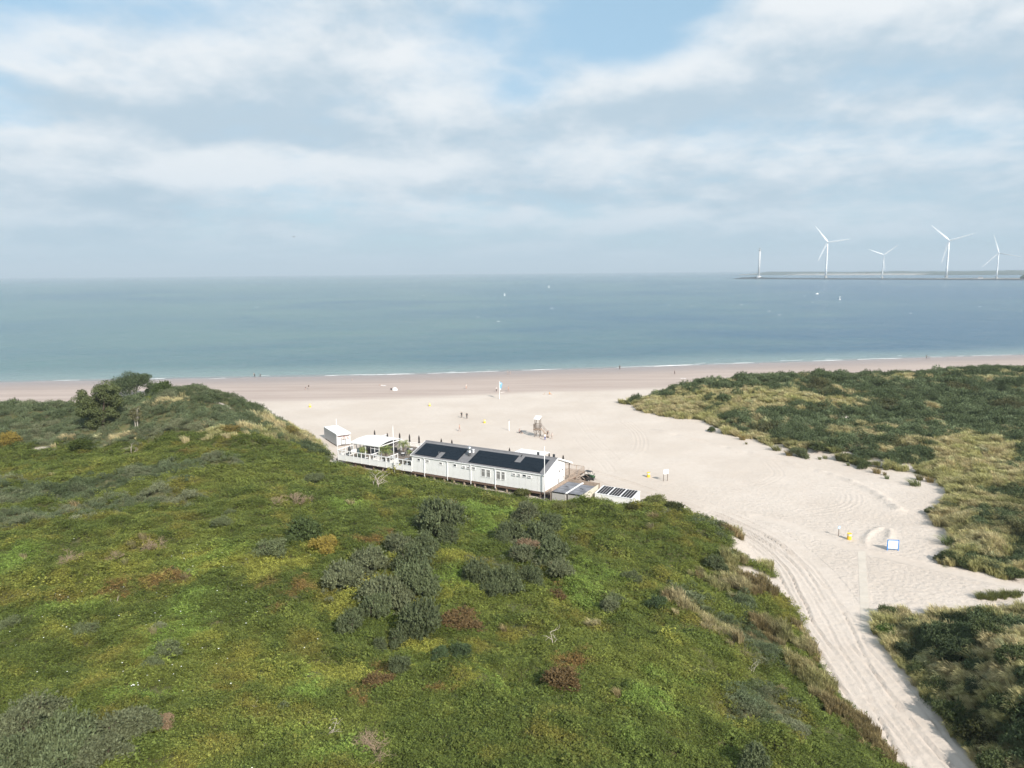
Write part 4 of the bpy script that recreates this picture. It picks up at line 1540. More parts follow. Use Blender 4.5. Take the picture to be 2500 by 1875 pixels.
# storage trailer left of the terrace
def trailer():
    a = np.array(PV(-39.4, 16.2)[:2]); b = np.array(PV(-31.0, 11.6)[:2]); c = np.array(PV(-29.06, 14.43)[:2])
    e = (b - a)
    L = np.linalg.norm(e)
    e /= L
    W_ = 3.35
    rz = math.atan2(e[1], e[0])
    root = thing('storage_trailer', 'white box trailer with a mural on its end standing left of the terrace', 'trailer', (a[0], a[1], 0), rz)
    LG = mat('grey_white_side', (.55, .55, .57), .5, var=.05)
    z0, z1 = .25, 3.0
    MB().box(0, L, 0, W_, z0, z1 - .12).build('body', LG, root)
    MB().box(-.06, L + .06, -.06, W_ + .06, z1 - .119, z1 + .02).build('roof', WHITE2, root)
    for x, y, h in ((L * .38, W_ * .45, .3), (L * .62, W_ * .35, .25), (L * .52, W_ * .7, .2)):
        MB().box(x - .35, x + .35, y - .3, y + .3, z1 + .021, z1 + h).build('roof_hatch', WHITE2, root)
    # mural end with folded-out awning
    end = MB().box(L + .002, L + .05, .02, W_ - .02, z0, z1 - .13).build('end_wall', mat('mural_white', (.70, .66, .65), .6), root)
    MUR = mat('mural_maroon', (.20, .09, .09), .7, var=.5, vscale=6)
    MUR2 = mat('mural_pink', (.48, .33, .30), .7, var=.4, vscale=5)
    mu = MB()
    for i in range(26):
        y = .25 + i * (W_ - .5) / 26
        h = rng.uniform(.15, .5)
        mu.box(L + .051, L + .058, y, y + .09, 2.28 - h * .3, 2.28 + h * .35)
    mu.build('mural', MUR, end)
    mu = MB()
    for i in range(22):
        y, z = rng.uniform(.9, W_ - .3), rng.uniform(1.5, 2.1)
        s = rng.uniform(.06, .18)
        mu.box(L + .051, L + .056, y, y + s * 2, z, z + s)
    mu.build('mural', MUR2, end)
    fr = MB().box(L + .06, L + .12, 1.0, 1.08, .35, 1.55).box(L + .06, L + .12, 2.12, 2.2, .35, 1.55).box(L + .06, L + .12, 1.08, 2.12, 1.47, 1.55).box(L + .06, L + .12, 1.08, 2.12, .35, .43)
    fr.build('door_frame', BLACK, end)
    MB().box(L + .06, L + .09, 1.09, 2.11, .44, 1.46).build('door', mat('pale_glass', (.6, .62, .62), .3), end)
    MB().prism([(0, 0), (.5, -.12), (.5, -.06), (0, .1)], 'y', .0, W_).build('awning', WHITE2, root, loc=(L + .06, 0, 2.82))
    MB().box(.2, L - .2, .3, W_ - .3, .02, .249).build('chassis', BLACK, root)
    for x in (1.2, L - 1.4):
        for y in (.15, W_ - .15):
            MB().tube([(x, y - .12, .33), (x, y + .12, .33)], .33, 14).build('wheel', RUBBER, root)


trailer()


# twin sheds and the solar container at the right end
def sheds():
    WOODW = mat('whitewashed_boards', (.52, .49, .46), .8, var=.2, vscale=2)

    def shed(x0, x1, y0, y1, ztop, label):
        root = thing('flat_roof_shed', label, 'shed', PV(x0, y0, 0), LA, 'twin flat-roofed sheds')
        w, d = x1 - x0, y1 - y0
        MB().box(.06, w - .06, .06, d - .06, -.6, ztop - .12).build('body', WOODW, root)
        n = int(w / .2)
        bm_ = MB().box(.006, w / n - .006, 0, .055, .0, ztop - .13).mesh('board')
        bm_.materials.append(WOODW)
        for i in range(n):
            put('board', bm_, root, (i * w / n, 0, 0))
        MB().box(.02, w - .02, -.08, d - .02, ztop - .119, ztop - .05).build('roof', FELT, root)
        MB().box(.02, w - .02, -.10, -.082, ztop - .18, ztop - .03).build('roof_edge', BLACK, root)
        MB().box(-.02, w + .02, -.02, .0, -.1, .18).build('sill', TIMBER, root)
        for x, y in ((w * .4, d * .55), (w * .55, d * .52)):
            MB().lathe([(.06, ztop - .05), (.06, ztop + .08)], 8, (x, y)).build('roof_vent', BLACK, root)
        return root
    shed(31.55, 34.15, -1.4, 5.2, 2.2, 'left of the twin sheds with worn grey felt roof by the pavilion')
    shed(34.45, 37.1, -1.1, 4.7, 2.2, 'right of the twin sheds with worn grey felt roof')
    f = thing('timber_screen', 'pale timber screen fence framing the twin sheds', 'fence', PV(31.2, -1.4, 0), LA)
    MB().box(0, .14, .2, 7.3, 1.9, 2.5).build('side_board', TIMBER, f)
    MB().box(-.02, .16, .1, .25, -.5, 2.52).build('post', TIMBER, f)
    MB().box(-.02, .16, 7.16, 7.32, -.3, 2.52).build('post', TIMBER, f)
    for x0, x1 in ((.17, 3.0), (3.2, 6.2)):
        for i in range(6):
            MB().box(x0, x1, 7.18, 7.25, .6 + i * .32, .6 + i * .32 + .30).build('plank', TIMBER, f)
    MB().box(3.03, 3.17, 7.12, 7.28, -.3, 2.6).build('post', TIMBER, f)
    MB().box(6.2, 6.34, 7.12, 7.28, -.3, 2.6).build('post', TIMBER, f)
    MB().box(2.93, 3.27, -.0, 7.1, 2.05, 2.2).build('ridge_beam', WHITE2, f)
    for i in range(8):
        MB().box(6.05, 6.12, .1, 7.1, .05 + i * .28, .05 + i * .28 + .265).build('plank', CLAD, f)
    MB().box(5.98, 6.14, -.02, .09, -.4, 2.35).build('post', CLAD, f)
    r = thing('solar_container', 'low white container with black strip panels on its sloping roof', 'container', PV(38.0, 2.5, 0), LA)
    w, d = 6.9, 3.75
    MB().prism([(0, -.5), (d, -.5), (d, 1.95), (0, 1.62)], 'x', 0, w).build('body', WHITE, r)
    ro = MB().prism([(-.06, 1.622), (d + .06, 1.962), (d + .06, 2.03), (-.06, 1.69)], 'x', -.06, w + .06).build('roof', WHITE2, r)
    a = math.atan(.34 / d)
    sm = MB().box(0, .40, .15, d - .15, .012, .05).mesh('strip_panel')
    sm.materials.append(SOLAR_BLACK)
    for g in range(3):
        for i in range(4):
            put('strip_panel', sm, ro, (.28 + g * 2.2 + i * .50, 0, 1.69), (a, 0, 0))
    MB().box(.3, 1.3, -.02, 0, .0, 1.4).build('door', WHITE2, r)


sheds()

# ------------------------------------------------------------------ things on the beach
def utv():
    p = G(1436, 1174.5)
    root = thing('utility_vehicle', 'black and green open utility buggy parked behind the sheds', 'vehicle', (p[0], p[1], float(tz(p[0], p[1]))), math.radians(48))
    # x forward
    MB().box(-1.45, 1.35, -.62, .62, .38, .62).build('chassis', BLACK, root)
    MB().prism([(.55, .62), (1.45, .62), (1.42, .85), (.95, 1.05), (.55, 1.0)], 'y', -.66, .66).build('bonnet', GREEN_PAINT, root)
    bed = MB().box(-1.5, -.35, -.70, .70, .72, .80).box(-1.5, -.35, -.70, -.64, .80, 1.08).box(-1.5, -.35, .64, .70, .80, 1.08).box(-1.5, -1.44, -.64, .64, .80, 1.08).box(-.41, -.35, -.64, .64, .80, 1.08)
    bed.build('cargo_bed', BLACK, root)
    MB().box(-1.52, -1.505, -.16, .16, .84, .95).build('number_plate', WHITE2, root)
    MB().box(-.25, .25, -.58, .58, .62, .85).build('seat', BLACK, root)
    MB().prism([(-.32, .85), (-.2, .85), (-.3, 1.4), (-.4, 1.4)], 'y', -.58, .58).build('seat_back', BLACK, root)
    for s in (-1, 1):
        MB().tube([(-.34, s * .62, .8), (-.36, s * .62, 1.45), (-.18, s * .60, 1.92), (.45, s * .60, 1.94), (.98, s * .62, 1.02)], .035, 8).build('roll_bar', BLACK, root)
        for x in (-.95, .95):
            w = MB().tube([(x, s * .50, .32), (x, s * .74, .32)], .32, 16).build('wheel', RUBBER, root)
            MB().tube([(x, s * .741, .32), (x, s * .75, .32)], .16, 12).build('rim', STEEL, w)
        MB().box(.95, 1.02, s * .80 - .06, s * .80 + .06, 1.2, 1.42).build('mirror', BLACK, root)
    MB().box(-.42, .52, -.64, .64, 1.93, 1.99).build('roof', BLACK, root)
    MB().tube([(.55, .3, 1.0), (.35, .3, 1.15)], .02, 6).build('steering_column', BLACK, root)
    MB().tube([(.35 + .02 * math.sin(t) , .3 + .17 * math.cos(t), 1.17 + .17 * math.sin(t)) for t in np.linspace(0, 6.283, 14)], .018, 6).build('steering_wheel', BLACK, root)
    for s in (-.45, .45):
        MB().box(1.43, 1.47, s - .1, s + .1, .68, .8).build('headlight', WHITE2, root)


utv()


def tall_sign():
    a, b = G(1620, 1175), G(1629.5, 1174)
    root = thing('notice_board', 'small white notice board on two tall posts by the vehicle tracks', 'sign', (a[0], a[1], 0), math.atan2(b[1] - a[1], b[0] - a[0]))
    w = float(np.linalg.norm(b - a))
    H = height_to(a, 1147)
    for x in (0, w):
        MB().box(x - .05, x + .05, -.05, .05, -.3, H).build('post', TIMBER_GREY, root)
    MB().box(-.1, w + .1, -.09, -.052, H - .85, H + .05).build('board', WHITE2, root)


tall_sign()


def bin_(u, v, label, h=1.0):
    p = G(u, v)
    root = thing('litter_bin', label, 'litter bin', (p[0], p[1], float(tz(p[0], p[1])) - .03), 0, 'yellow litter bins on the sand')
    r = h * .32
    MB().lathe([(r * .92, 0), (r, .06), (r, h * .60), (r * .99, h * .62)], 18).build('drum', YELLOW, root)
    MB().lathe([(r * .985, h * .621), (r * .985, h * .93)], 18).build('band', mat('pale_band', (.80, .70, .52), .6), root)
    MB().lathe([(r * 1.03, h * .931), (r * 1.03, h * .99), (r * .7, h), (r * .66, h * .9)], 18).build('rim', YELLOW, root)


bin_(2073, 1317.5, 'yellow litter bin beside the small round blue sign')
bin_(1583, 1164.5, 'yellow litter bin left of the notice board on two posts')
bin_(757, 994, 'leftmost yellow litter bin on the sand behind the left dune')
bin_(1049, 991.5, 'yellow litter bin on the sand left of the walking couple', .9)
bin_(1183, 1032.5, 'yellow litter bin on the sand right of the walking couple', .9)


def info_board():
    a, b = G(2166, 1343.5), G(2192.5, 1344.5)
    root = thing('information_board', 'large white information board in a blue frame beside the sand road', 'sign', (a[0], a[1], 0), math.atan2(b[1] - a[1], b[0] - a[0]))
    w = float(np.linalg.norm(b - a))
    H = height_to(a, 1317.5)
    for x in (0, w):
        MB().box(x - .06, x + .06, -.06, .06, -.3, H).build('post', BLUE, root)
    MB().box(.061, w - .061, -.05, .05, H - .1, H).build('top_rail', BLUE, root)
    MB().box(.061, w - .061, -.05, .05, .22, .30).build('bottom_rail', BLUE, root)
    bd = MB().box(.062, w - .062, -.03, .03, .301, H - .101).build('board', WHITE2, root)
    MB().box(w * .72, w * .80, -.036, -.031, H - .24, H - .2).build('sticker', CHARCOAL, bd)


info_board()


def small_sign():
    p = G(2047, 1309.5)
    root = thing('round_sign', 'small round blue sign on a thin brown post', 'sign', (p[0], p[1], 0), math.radians(15))
    H = height_to(p, 1284.5)
    MB().tube([(0, 0, -.3), (0, 0, H - .15)], .045, 8).build('post', TIMBER_DK, root)
    mb = MB()
    mb.tube([(0, -.07, H - .18), (0, -.045, H - .18)], .24, 20)
    d = mb.build('disc', SIGN_BLUE, root)
    MB().tube([(0, -.075, H - .18), (0, -.071, H - .18)], .16, 20).build('symbol', WHITE2, d)


small_sign()


def beach_flag():
    p = G(1219.5, 974)
    H = height_to(p, 930)
    root = thing('beach_flag', 'white flagpole with a hanging blue flag near the wet sand', 'flag', (p[0], p[1], float(tz(p[0], p[1]))), 0)
    MB().tube([(0, 0, -.3), (0, 0, H)], [.09, .06], 8).build('pole', WHITE2, root)
    vs, fs = [], []
    nx, ny = 8, 8
    for j in range(ny + 1):
        for i in range(nx + 1):
            a, b = i / nx, j / ny
            x = .07 + a * .95 * (1 - .55 * b * a)
            vs.append((x, .14 * math.sin(a * 9 + b * 3) * a, H - .35 - b * 2.0 - a * a * .5))
    for j in range(ny):
        for i in range(nx):
            q = j * (nx + 1) + i
            fs.append((q, q + 1, q + nx + 2, q + nx + 1))
    fl = MB().add(vs, fs).build('flag', FLAG_BLUE, root, True)
    MB().prism([(.2, H - .6), (.5, H - .75), (.5, H - 1.05), (.2, H - .95)], 'y', -.16, -.13).build('emblem', WHITE2, fl)
    MB().box(.05, .45, -.1, .1, H - 2.9, H - 2.45).build('pennant', WHITE2, root)


beach_flag()


def net_post():
    p = G(1243, 1051)
    root = thing('white_post', 'single white wooden post standing in the dry sand left of the lookout tower', 'post', (p[0], p[1], float(tz(p[0], p[1]))), .3)
    MB().box(-.10, .10, -.10, .10, -.3, 2.4).build('post', WHITE2, root)
    MB().tube([(0, 0, 2.4), (-.05, 0, 2.75)], .03, 6).build('lamp_bracket', STEEL, root)
    MB().lathe([(.05, 2.7), (.11, 2.75), (.11, 2.85), (.04, 2.92)], 8).build('lamp', STEEL, root)


net_post()


def lookout():
    p = G(1313, 1066)
    z = float(tz(p[0], p[1]))
    root = thing('lookout_tower', 'wooden lifeguard lookout tower with white roof and ramp', 'tower', (p[0], p[1], z), math.radians(-18))
    root.scale = (.68, .68, 1.0)
    H = 5.0
    for x in (-.85, .85):
        for y in (-.9, .9):
            MB().box(x - .10, x + .10, y - .10, y + .10, -.4, H - .35 - (.25 if y < 0 else 0)).build('post', TIMBER_GREY, root)
    for i in range(9):
        MB().box(-1.35 + i * .3, -1.07 + i * .3, -1.2, 1.2, 1.95, 2.02).build('deck_board', TIMBER, root)
    MB().box(-1.3, 1.3, -1.1, -.95, 1.75, 1.949).build('beam', TIMBER_DK, root)
    MB().box(-1.3, 1.3, .95, 1.1, 1.75, 1.949).build('beam', TIMBER_DK, root)
    for y in (-1.15, 1.15):
        for zz in (2.35, 2.7, 3.0):
            MB().box(-1.3, 1.25, y - .03, y + .03, zz, zz + .14).build('rail', TIMBER_GREY, root)
    for zz in (2.35, 2.7, 3.0):
        MB().box(-1.33, -1.27, -1.1, 1.1, zz, zz + .14).build('rail', TIMBER_GREY, root)
    MB().box(-1.36, -1.2, -1.2, -1.06, 1.2, 3.3).build('rail_post', TIMBER_GREY, root)
    MB().box(-1.36, -1.2, 1.06, 1.2, 1.2, 3.3).build('rail_post', TIMBER_GREY, root)
    MB().prism([(-1.35, H - .55), (1.35, H - .05), (1.35, H + .05), (-1.35, H - .45)], 'x', -1.15, 1.15).build('roof', WHITE2, root)
    MB().box(-1.0, .9, .86, .92, 2.03, 2.9).build('back_wall', mat('pale_board', (.55, .52, .5), .8), root)
    # ramp with handrails to the right
    rp = MB()
    rp.prism([(1.25, 1.93), (1.25, 2.02), (4.2, .06), (4.2, -.03)], 'y', -.55, .55)
    rp.build('ramp', TIMBER, root)
    for y in (-.6, .6):
        MB().tube([(1.25, y, 3.0), (4.1, y, 1.0)], .045, 6).build('handrail', TIMBER_DK, root)
        for x in (2.3, 3.3, 4.1):
            zt = 3.0 - (x - 1.25) * (2.0 / 2.85)
            MB().box(x - .05, x + .05, y - .05, y + .05, -.2, zt).build('rail_post', TIMBER, root)
    MB().tube([(-.85, -.9, .2), (.85, -.9, 1.8)], .05, 6).build('brace', TIMBER_DK, root)
    MB().tube([(-.85, .9, 1.8), (.85, .9, .2)], .05, 6).build('brace', TIMBER_DK, root)


lookout()

# ------------------------------------------------------------------ people
SKIN = mat('skin', (.50, .32, .24), .6)
HAIR = mat('dark_hair', (.035, .025, .02), .8)


def body_mesh(pose):
    V, E_, Rr = [], [], []

    def vtx(p, r, parent=None):
        V.append(p); Rr.append(r)
        if parent is not None:
            E_.append((parent, len(V) - 1))
        return len(V) - 1
    if pose in ('stand', 'walk', 'child', 'stoop'):
        st = .22 if pose == 'walk' else (.05)
        bend = .35 if pose == 'stoop' else 0.0
        pel = vtx((0, 0, .95), (.15, .12))
        sp = vtx((0, bend * .35, 1.18), (.135, .10), pel)
        chst = vtx((0, bend * .8, 1.38 - bend * .1), (.17, .115), sp)
        nk = vtx((0, bend * 1.1, 1.52 - bend * .2), (.06, .06), chst)
        hd = vtx((0, bend * 1.2 + .01, 1.60 - bend * .25), (.085, .095), nk)
        vtx((0, bend * 1.3 + .01, 1.73 - bend * .3), (.075, .09), hd)
        for s in (-1, 1):
            hip = vtx((s * .10, 0, .90), (.10, .10), pel)
            kn = vtx((s * .11, -s * st * .4 - .02, .50), (.07, .075), hip)
            an = vtx((s * .11, -s * st + .03, .09), (.045, .05), kn)
            vtx((s * .12, -s * st - .12, .035), (.045, .03), an)
            shd = vtx((s * .19, bend * .85, 1.42 - bend * .12), (.065, .065), chst)
            el = vtx((s * .25, bend * .9 + s * st * .5 + .02, 1.15 - bend * .2), (.05, .05), shd)
            wr = vtx((s * .26, bend * .9 + s * st * .9 - .06, .90 - bend * .2), (.038, .038), el)
            hn = vtx((s * .26, bend * .9 + s * st * .95 - .08, .81 - bend * .2), (.04, .025), wr)
            for kf in range(-1, 2):
                vtx((s * .26 + kf * .018, bend * .9 + s * st - .09, .74 - bend * .2), (.011, .011), hn)
    elif pose == 'sit':
        pel = vtx((0, 0, .14), (.16, .14))
        sp = vtx((0, .06, .36), (.14, .11), pel)
        chst = vtx((0, .02, .58), (.17, .12), sp)
        nk = vtx((0, -.02, .72), (.06, .06), chst)
        hd = vtx((0, -.03, .80), (.085, .095), nk)
        vtx((0, -.03, .93), (.075, .09), hd)
        for s in (-1, 1):
            hip = vtx((s * .10, -.05, .13), (.10, .10), pel)
            kn = vtx((s * .15, -.42, .36), (.075, .075), hip)
            an = vtx((s * .14, -.66, .08), (.045, .05), kn)
            vtx((s * .14, -.80, .04), (.045, .03), an)
            shd = vtx((s * .19, .0, .62), (.065, .065), chst)
            el = vtx((s * .26, -.14, .42), (.05, .05), shd)
            wr = vtx((s * .18, -.36, .40), (.038, .038), el)
            hn = vtx((s * .16, -.43, .40), (.035, .025), wr)
            for kf in range(-1, 2):
                vtx((s * .16 + kf * .018, -.50, .385), (.011, .011), hn)
    else:   # lying
        pel = vtx((0, 0, .13), (.15, .11))
        sp = vtx((0, .24, .12), (.14, .10), pel)
        chst = vtx((0, .46, .13), (.17, .11), sp)
        nk = vtx((0, .60, .16), (.06, .06), chst)
        hd = vtx((0, .68, .18), (.085, .085), nk)
        vtx((0, .80, .19), (.08, .08), hd)
        for s in (-1, 1):
            hip = vtx((s * .10, -.05, .11), (.10, .10), pel)
            kn = vtx((s * .13, -.42, .24 if s > 0 else .10), (.07, .07), hip)
            an = vtx((s * .13, -.80, .07), (.045, .045), kn)
            vtx((s * .14, -.88, .14), (.035, .04), an)
            shd = vtx((s * .19, .49, .13), (.065, .065), chst)
            el = vtx((s * .34, .25, .08), (.05, .05), shd)
            wr = vtx((s * .36, .0, .06), (.038, .038), el)
            vtx((s * .36, -.08, .05), (.035, .02), wr)
    me = bpy.data.meshes.new('body_src')
    me.from_pydata(V, E_, [])
    bm = bmesh.new()
    bm.from_mesh(me)
    lay = bm.verts.layers.skin.verify()
    bm.verts.ensure_lookup_table()
    for i, v in enumerate(bm.verts):
        v[lay].radius = Rr[i]
        v[lay].use_root = (i == 0)
    bm.to_mesh(me)
    bm.free()
    o = bpy.data.objects.new('body_src', me)
    C.objects.link(o)
    o.modifiers.new('skin', 'SKIN')
    sb = o.modifiers.new('sub', 'SUBSURF')
    sb.levels = sb.render_levels = 1
    dg = bpy.context.evaluated_depsgraph_get()
    out = bpy.data.meshes.new_from_object(o.evaluated_get(dg))
    bpy.data.objects.remove(o)
    out.polygons.foreach_set('use_smooth', [True] * len(out.polygons))
    return out


BODIES = {p: body_mesh(p) for p in ('stand', 'walk', 'stoop', 'sit', 'lie')}


def person(u, v, pose, label, top, legs, facing=0.0, scale=1.0, hair=HAIR, legskin=False, topskin=False, group=None, deck_xy=None, hat=None):
    if deck_xy:
        loc = PV(deck_xy[0], deck_xy[1], 1.17)
    else:
        p = G(u, v, -0.15 if v < 960 else 0.0)
        loc = (p[0], p[1], float(tz(p[0], p[1])) - .01)
        if shore_d(p[0], p[1]) < 0:
            loc = (p[0], p[1], SEA_Z - .1)
    me = BODIES[pose].copy()
    me.materials.clear()
    cm = lambda c: mat('cloth_%02d_%02d_%02d' % tuple(int(q * 99) for q in c), c, .85)
    for m in (SKIN, SKIN if topskin else cm(top), SKIN if legskin else cm(legs), hair):
        me.materials.append(m)
    co = np.zeros(len(me.vertices) * 3)
    me.vertices.foreach_get('co', co)
    co = co.reshape(-1, 3)
    cen = np.array([co[list(p.vertices)].mean(0) for p in me.polygons])
    x, y, z = np.abs(cen[:, 0]), cen[:, 1], cen[:, 2]
    if pose in ('stand', 'walk', 'stoop'):
        idx = np.where(z > 1.66 - (.2 if pose == 'stoop' else 0), 3, np.where(z > 1.50 - (.22 if pose == 'stoop' else 0), 0, np.where(z > .93, 1, np.where(z > .12, 2, 0))))
        idx = np.where((x > .215) & (z < 1.1) & (z > .6), 0, idx)
        idx = np.where((idx == 3) & (y < -.06), 0, idx)
    elif pose == 'sit':
        idx = np.where(z > .86, 3, np.where(z > .70, 0, np.where((z > .22) & (y > -.18), 1, np.where(y < -.62, 0, 2))))
    else:
        idx = np.where(y > .74, 3, np.where(y > .58, 0, np.where(y > .05, 1, np.where(y < -.75, 0, 2))))
        idx = np.where(x > .26, 0, idx)
    me.polygons.foreach_set('material_index', idx.astype(np.int32))
    o = put('person', me, None, loc, (0, 0, facing))
    o.scale = (scale, scale, scale)
    tag(o, label, 'person', group)
    return o


K = (.03, .03, .032)
PR = 'people on the beach'
person(1127, 1019.8, 'stand', 'person in dark clothes, left one of the couple walking on the dry sand', K, (.05, .045, .045), .2, 1.0, group=PR)
person(1140, 1022.4, 'walk', 'person in dark clothes, right one of the couple walking on the dry sand', K, (.04, .04, .05), -.3, 1.02, group=PR)
person(1122, 1053, 'walk', 'bare-chested person in pinkish shorts walking nearest the pavilion', (.5, .35, .3), (.42, .32, .30), 1.2, 1.05, topskin=True, group=PR)
person(622, 920, 'stoop', 'person in black at the waterline left of a smaller figure', K, K, 1.4, 1.05, group=PR)
person(635.5, 920, 'stand', 'smaller dark figure standing in the shallows near the person in black', K, K, .5, .8, group=PR)
person(754, 950.5, 'stand', 'person in dark top on the wet sand beyond the left litter bin', K, (.4, .36, .33), .6, .95, group=PR)
person(746, 951.5, 'stand', 'small child in dark swimwear beside an adult on the wet sand', (.06, .05, .05), (.5, .35, .3), -.3, .6, group=PR)
person(930, 940.5, 'lie', 'sunbather lying on a white towel on the wet sand, left of centre', (.5, .34, .27), (.6, .55, .5), 1.4, 1.0, topskin=True, group=PR)
person(860, 929, 'stand', 'far figure alone on the wet sand left of the sunbathers', (.45, .36, .32), (.5, .4, .36), 1.0, .5, group=PR)
person(955, 953, 'sit', 'dark seated figure beside the small white beach shelter', K, (.1, .09, .09), .3, 1.0, group=PR)
person(1138.5, 950, 'stand', 'person in pale shirt alone on wet sand left of the blue flag', (.55, .5, .45), (.45, .3, .24), .7, 1.0, group=PR, legskin=True)
person(1212, 957.5, 'stand', 'person in white shirt and black trousers left of the blue flag pole', (.6, .57, .54), (.05, .05, .05), -.4, 1.0, group=PR)
person(1241.5, 956.5, 'walk', 'person in pinkish swimwear right of the blue flag pole', (.55, .40, .36), (.42, .30, .26), .9, 1.0, topskin=True, group=PR)
person(1239.5, 913, 'walk', 'left one of the pale pair strolling at the waterline', (.5, .45, .42), (.35, .3, .28), 1.4, .95, group=PR)
person(1245.5, 913, 'walk', 'right one of the pair strolling at the waterline', (.25, .24, .25), (.45, .36, .32), 1.4, .98, group=PR)
person(1341, 963.5, 'sit', 'sunbather in orange sitting at the edge of the dry sand', (.75, .38, .12), (.6, .40, .28), 1.2, 1.1, group=PR)
person(1330, 963.5, 'sit', 'small dark-haired sunbather sitting left of the one in orange', (.6, .52, .45), (.58, .5, .42), -1.2, .8, group=PR)
person(1513, 901.5, 'stand', 'lone person in black at the waterline right of centre', K, K, .2, 1.1, group=PR)
person(1647, 914, 'walk', 'person in black walking on wet sand above the right dune', K, (.06, .05, .05), 1.2, 1.0, group=PR)
person(2262, 875.5, 'stand', 'left one of the dark pair far right at the waterline', K, K, .3, 1.05, group=PR)
person(2267.5, 875.5, 'walk', 'right one of the dark pair far right at the waterline', K, (.07, .06, .06), .8, 1.0, group=PR)
person(1268, 1057.5, 'sit', 'person crouched on the sand between white post and lookout tower', (.40, .30, .28), (.10, .08, .08), 1.0, 1.25, group=PR)
person(1330.5, 1074.6, 'stand', 'person in white shirt and blue shorts beside the lookout tower', (.75, .74, .73), (.06, .08, .30), 3.0, .95, group=PR)
person(1336, 1066.5, 'stoop', 'person with black top carrying a white board by the lookout ramp', (.025, .02, .02), (.05, .04, .04), -.9, .98, group=PR)
person(1347.5, 1071.5, 'walk', 'pale figure leaning over right of the lookout ramp', (.58, .50, .45), (.40, .33, .28), -.8, .92, group=PR)
person(0, 0, 'walk', 'staff member in black walking on the terrace beside the front palm', (.02, .02, .02), (.02, .02, .022), .9, 1.0, deck_xy=(-7.5, 3.0))
person(0, 0, 'stand', 'guest in white standing on the terrace near the pavilion end', (.7, .69, .67), (.55, .52, .5), 2.0, 1.0, deck_xy=(-3.3, 3.6))
person(0, 0, 'stand', 'guest in pale clothes standing on the terrace by the sea-side railing', (.7, .66, .62), (.6, .55, .5), 2.0, 1.0, deck_xy=(-6.2, 14.2))


def beach_shelter():
    p = G(964, 953, -.1)
    root = thing('beach_shelter', 'small white dome beach shelter on the wet sand', 'beach tent', (p[0], p[1], float(tz(p[0], p[1]))), 2.6)
    vs, fs = [], []
    for i in range(7):
        for j in range(9):
            a, b = math.pi * .5 * i / 6, math.pi * 1.25 * j / 8
            vs.append((1.05 * math.cos(a) * math.cos(b), .85 * math.cos(a) * math.sin(b), 1.05 * math.sin(a)))
    for i in range(6):
        for j in range(8):
            fs.append((i * 9 + j, i * 9 + j + 1, (i + 1) * 9 + j + 1, (i + 1) * 9 + j))
    MB().add(vs, fs).build('canopy', FABRIC_WHITE, root)
    MB().box(-1.0, 1.0, -1.0, .6, .005, .03).build('groundsheet', mat('groundsheet', (.30, .32, .34), .8), root)


beach_shelter()
for (u, v, lab, c) in [(936, 941, 'white towel under the sunbather left of the beach shelter', (.75, .74, .72)), (1345, 964.5, 'pale towel beside the sunbather in orange', (.62, .55, .48)), (1226, 958.5, 'pale towel on the sand at the foot of the blue flag', (.7, .62, .55)),
                       (1668, 924, 'small white towel on the wet sand above the right dune', (.75, .72, .7))]:
    p = G(u, v, -.1)
    mb = MB()
    n = 6
    for i in range(n):
        for_ = [(-1 + i * 2 / n, -.4), (-1 + (i + 1) * 2 / n, -.4), (-1 + (i + 1) * 2 / n, .4), (-1 + i * 2 / n, .4)]
        mb.add([(a, b, .02 + .03 * math.sin(a * 5 + b * 4)) for a, b in for_] + [(a, b, .0) for a, b in for_], [(0, 1, 2, 3), (4, 7, 6, 5), (0, 4, 5, 1), (2, 6, 7, 3)])
    o = mb.build('towel', mat('towel_%d' % u, c, .9), loc=(p[0], p[1], float(tz(p[0], p[1])) + .01), rot=(0, 0, u))
    tag(o, lab, 'towel')

# ------------------------------------------------------------------ vegetation
def leaf_material(name, rough=0.6, objcol=False, amount=0.42, trans=0.20):
    m = bpy.data.materials.new(name)
    m.use_nodes = True
    k = NT(m.node_tree)
    if objcol:
        tint = k.n('ShaderNodeObjectInfo').outputs['Color']
    else:
        tint = k.n('ShaderNodeAttribute', attribute_name='tint', attribute_type='INSTANCER').outputs['Color']
    lv = k.n('ShaderNodeAttribute', attribute_name='lv').outputs['Fac']
    f = k.smooth(lv, 0.0, 1.0, 1.0 - amount, 1.0 + amount)
    cm = k.n('ShaderNodeCombineXYZ')
    for i in range(3):
        k.put(cm.inputs[i], f)
    col = k.mix(1.0, tint, cm.outputs[0], 'MULTIPLY')
    b = k.n('ShaderNodeBsdfPrincipled')
    k.put(b.inputs['Base Color'], col)
    b.inputs['Roughness'].default_value = rough
    b.inputs['Specular IOR Level'].default_value = 0.10
    t = k.n('ShaderNodeBsdfTranslucent')
    k.put(t.inputs[0], col)
    mx = k.n('ShaderNodeMixShader')
    mx.inputs[0].default_value = trans
    k.put(mx.inputs[1], b.outputs[0]); k.put(mx.inputs[2], t.outputs[0])
    o = k.n('ShaderNodeOutputMaterial')
    k.put(o.inputs[0], mx.outputs[0])
    return m


LEAF_I = leaf_material('cover_leaf')
LEAF_G = leaf_material('grass_leaf', trans=.35, amount=.4)
LEAF_O = leaf_material('bush_leaf', objcol=True, amount=.35)


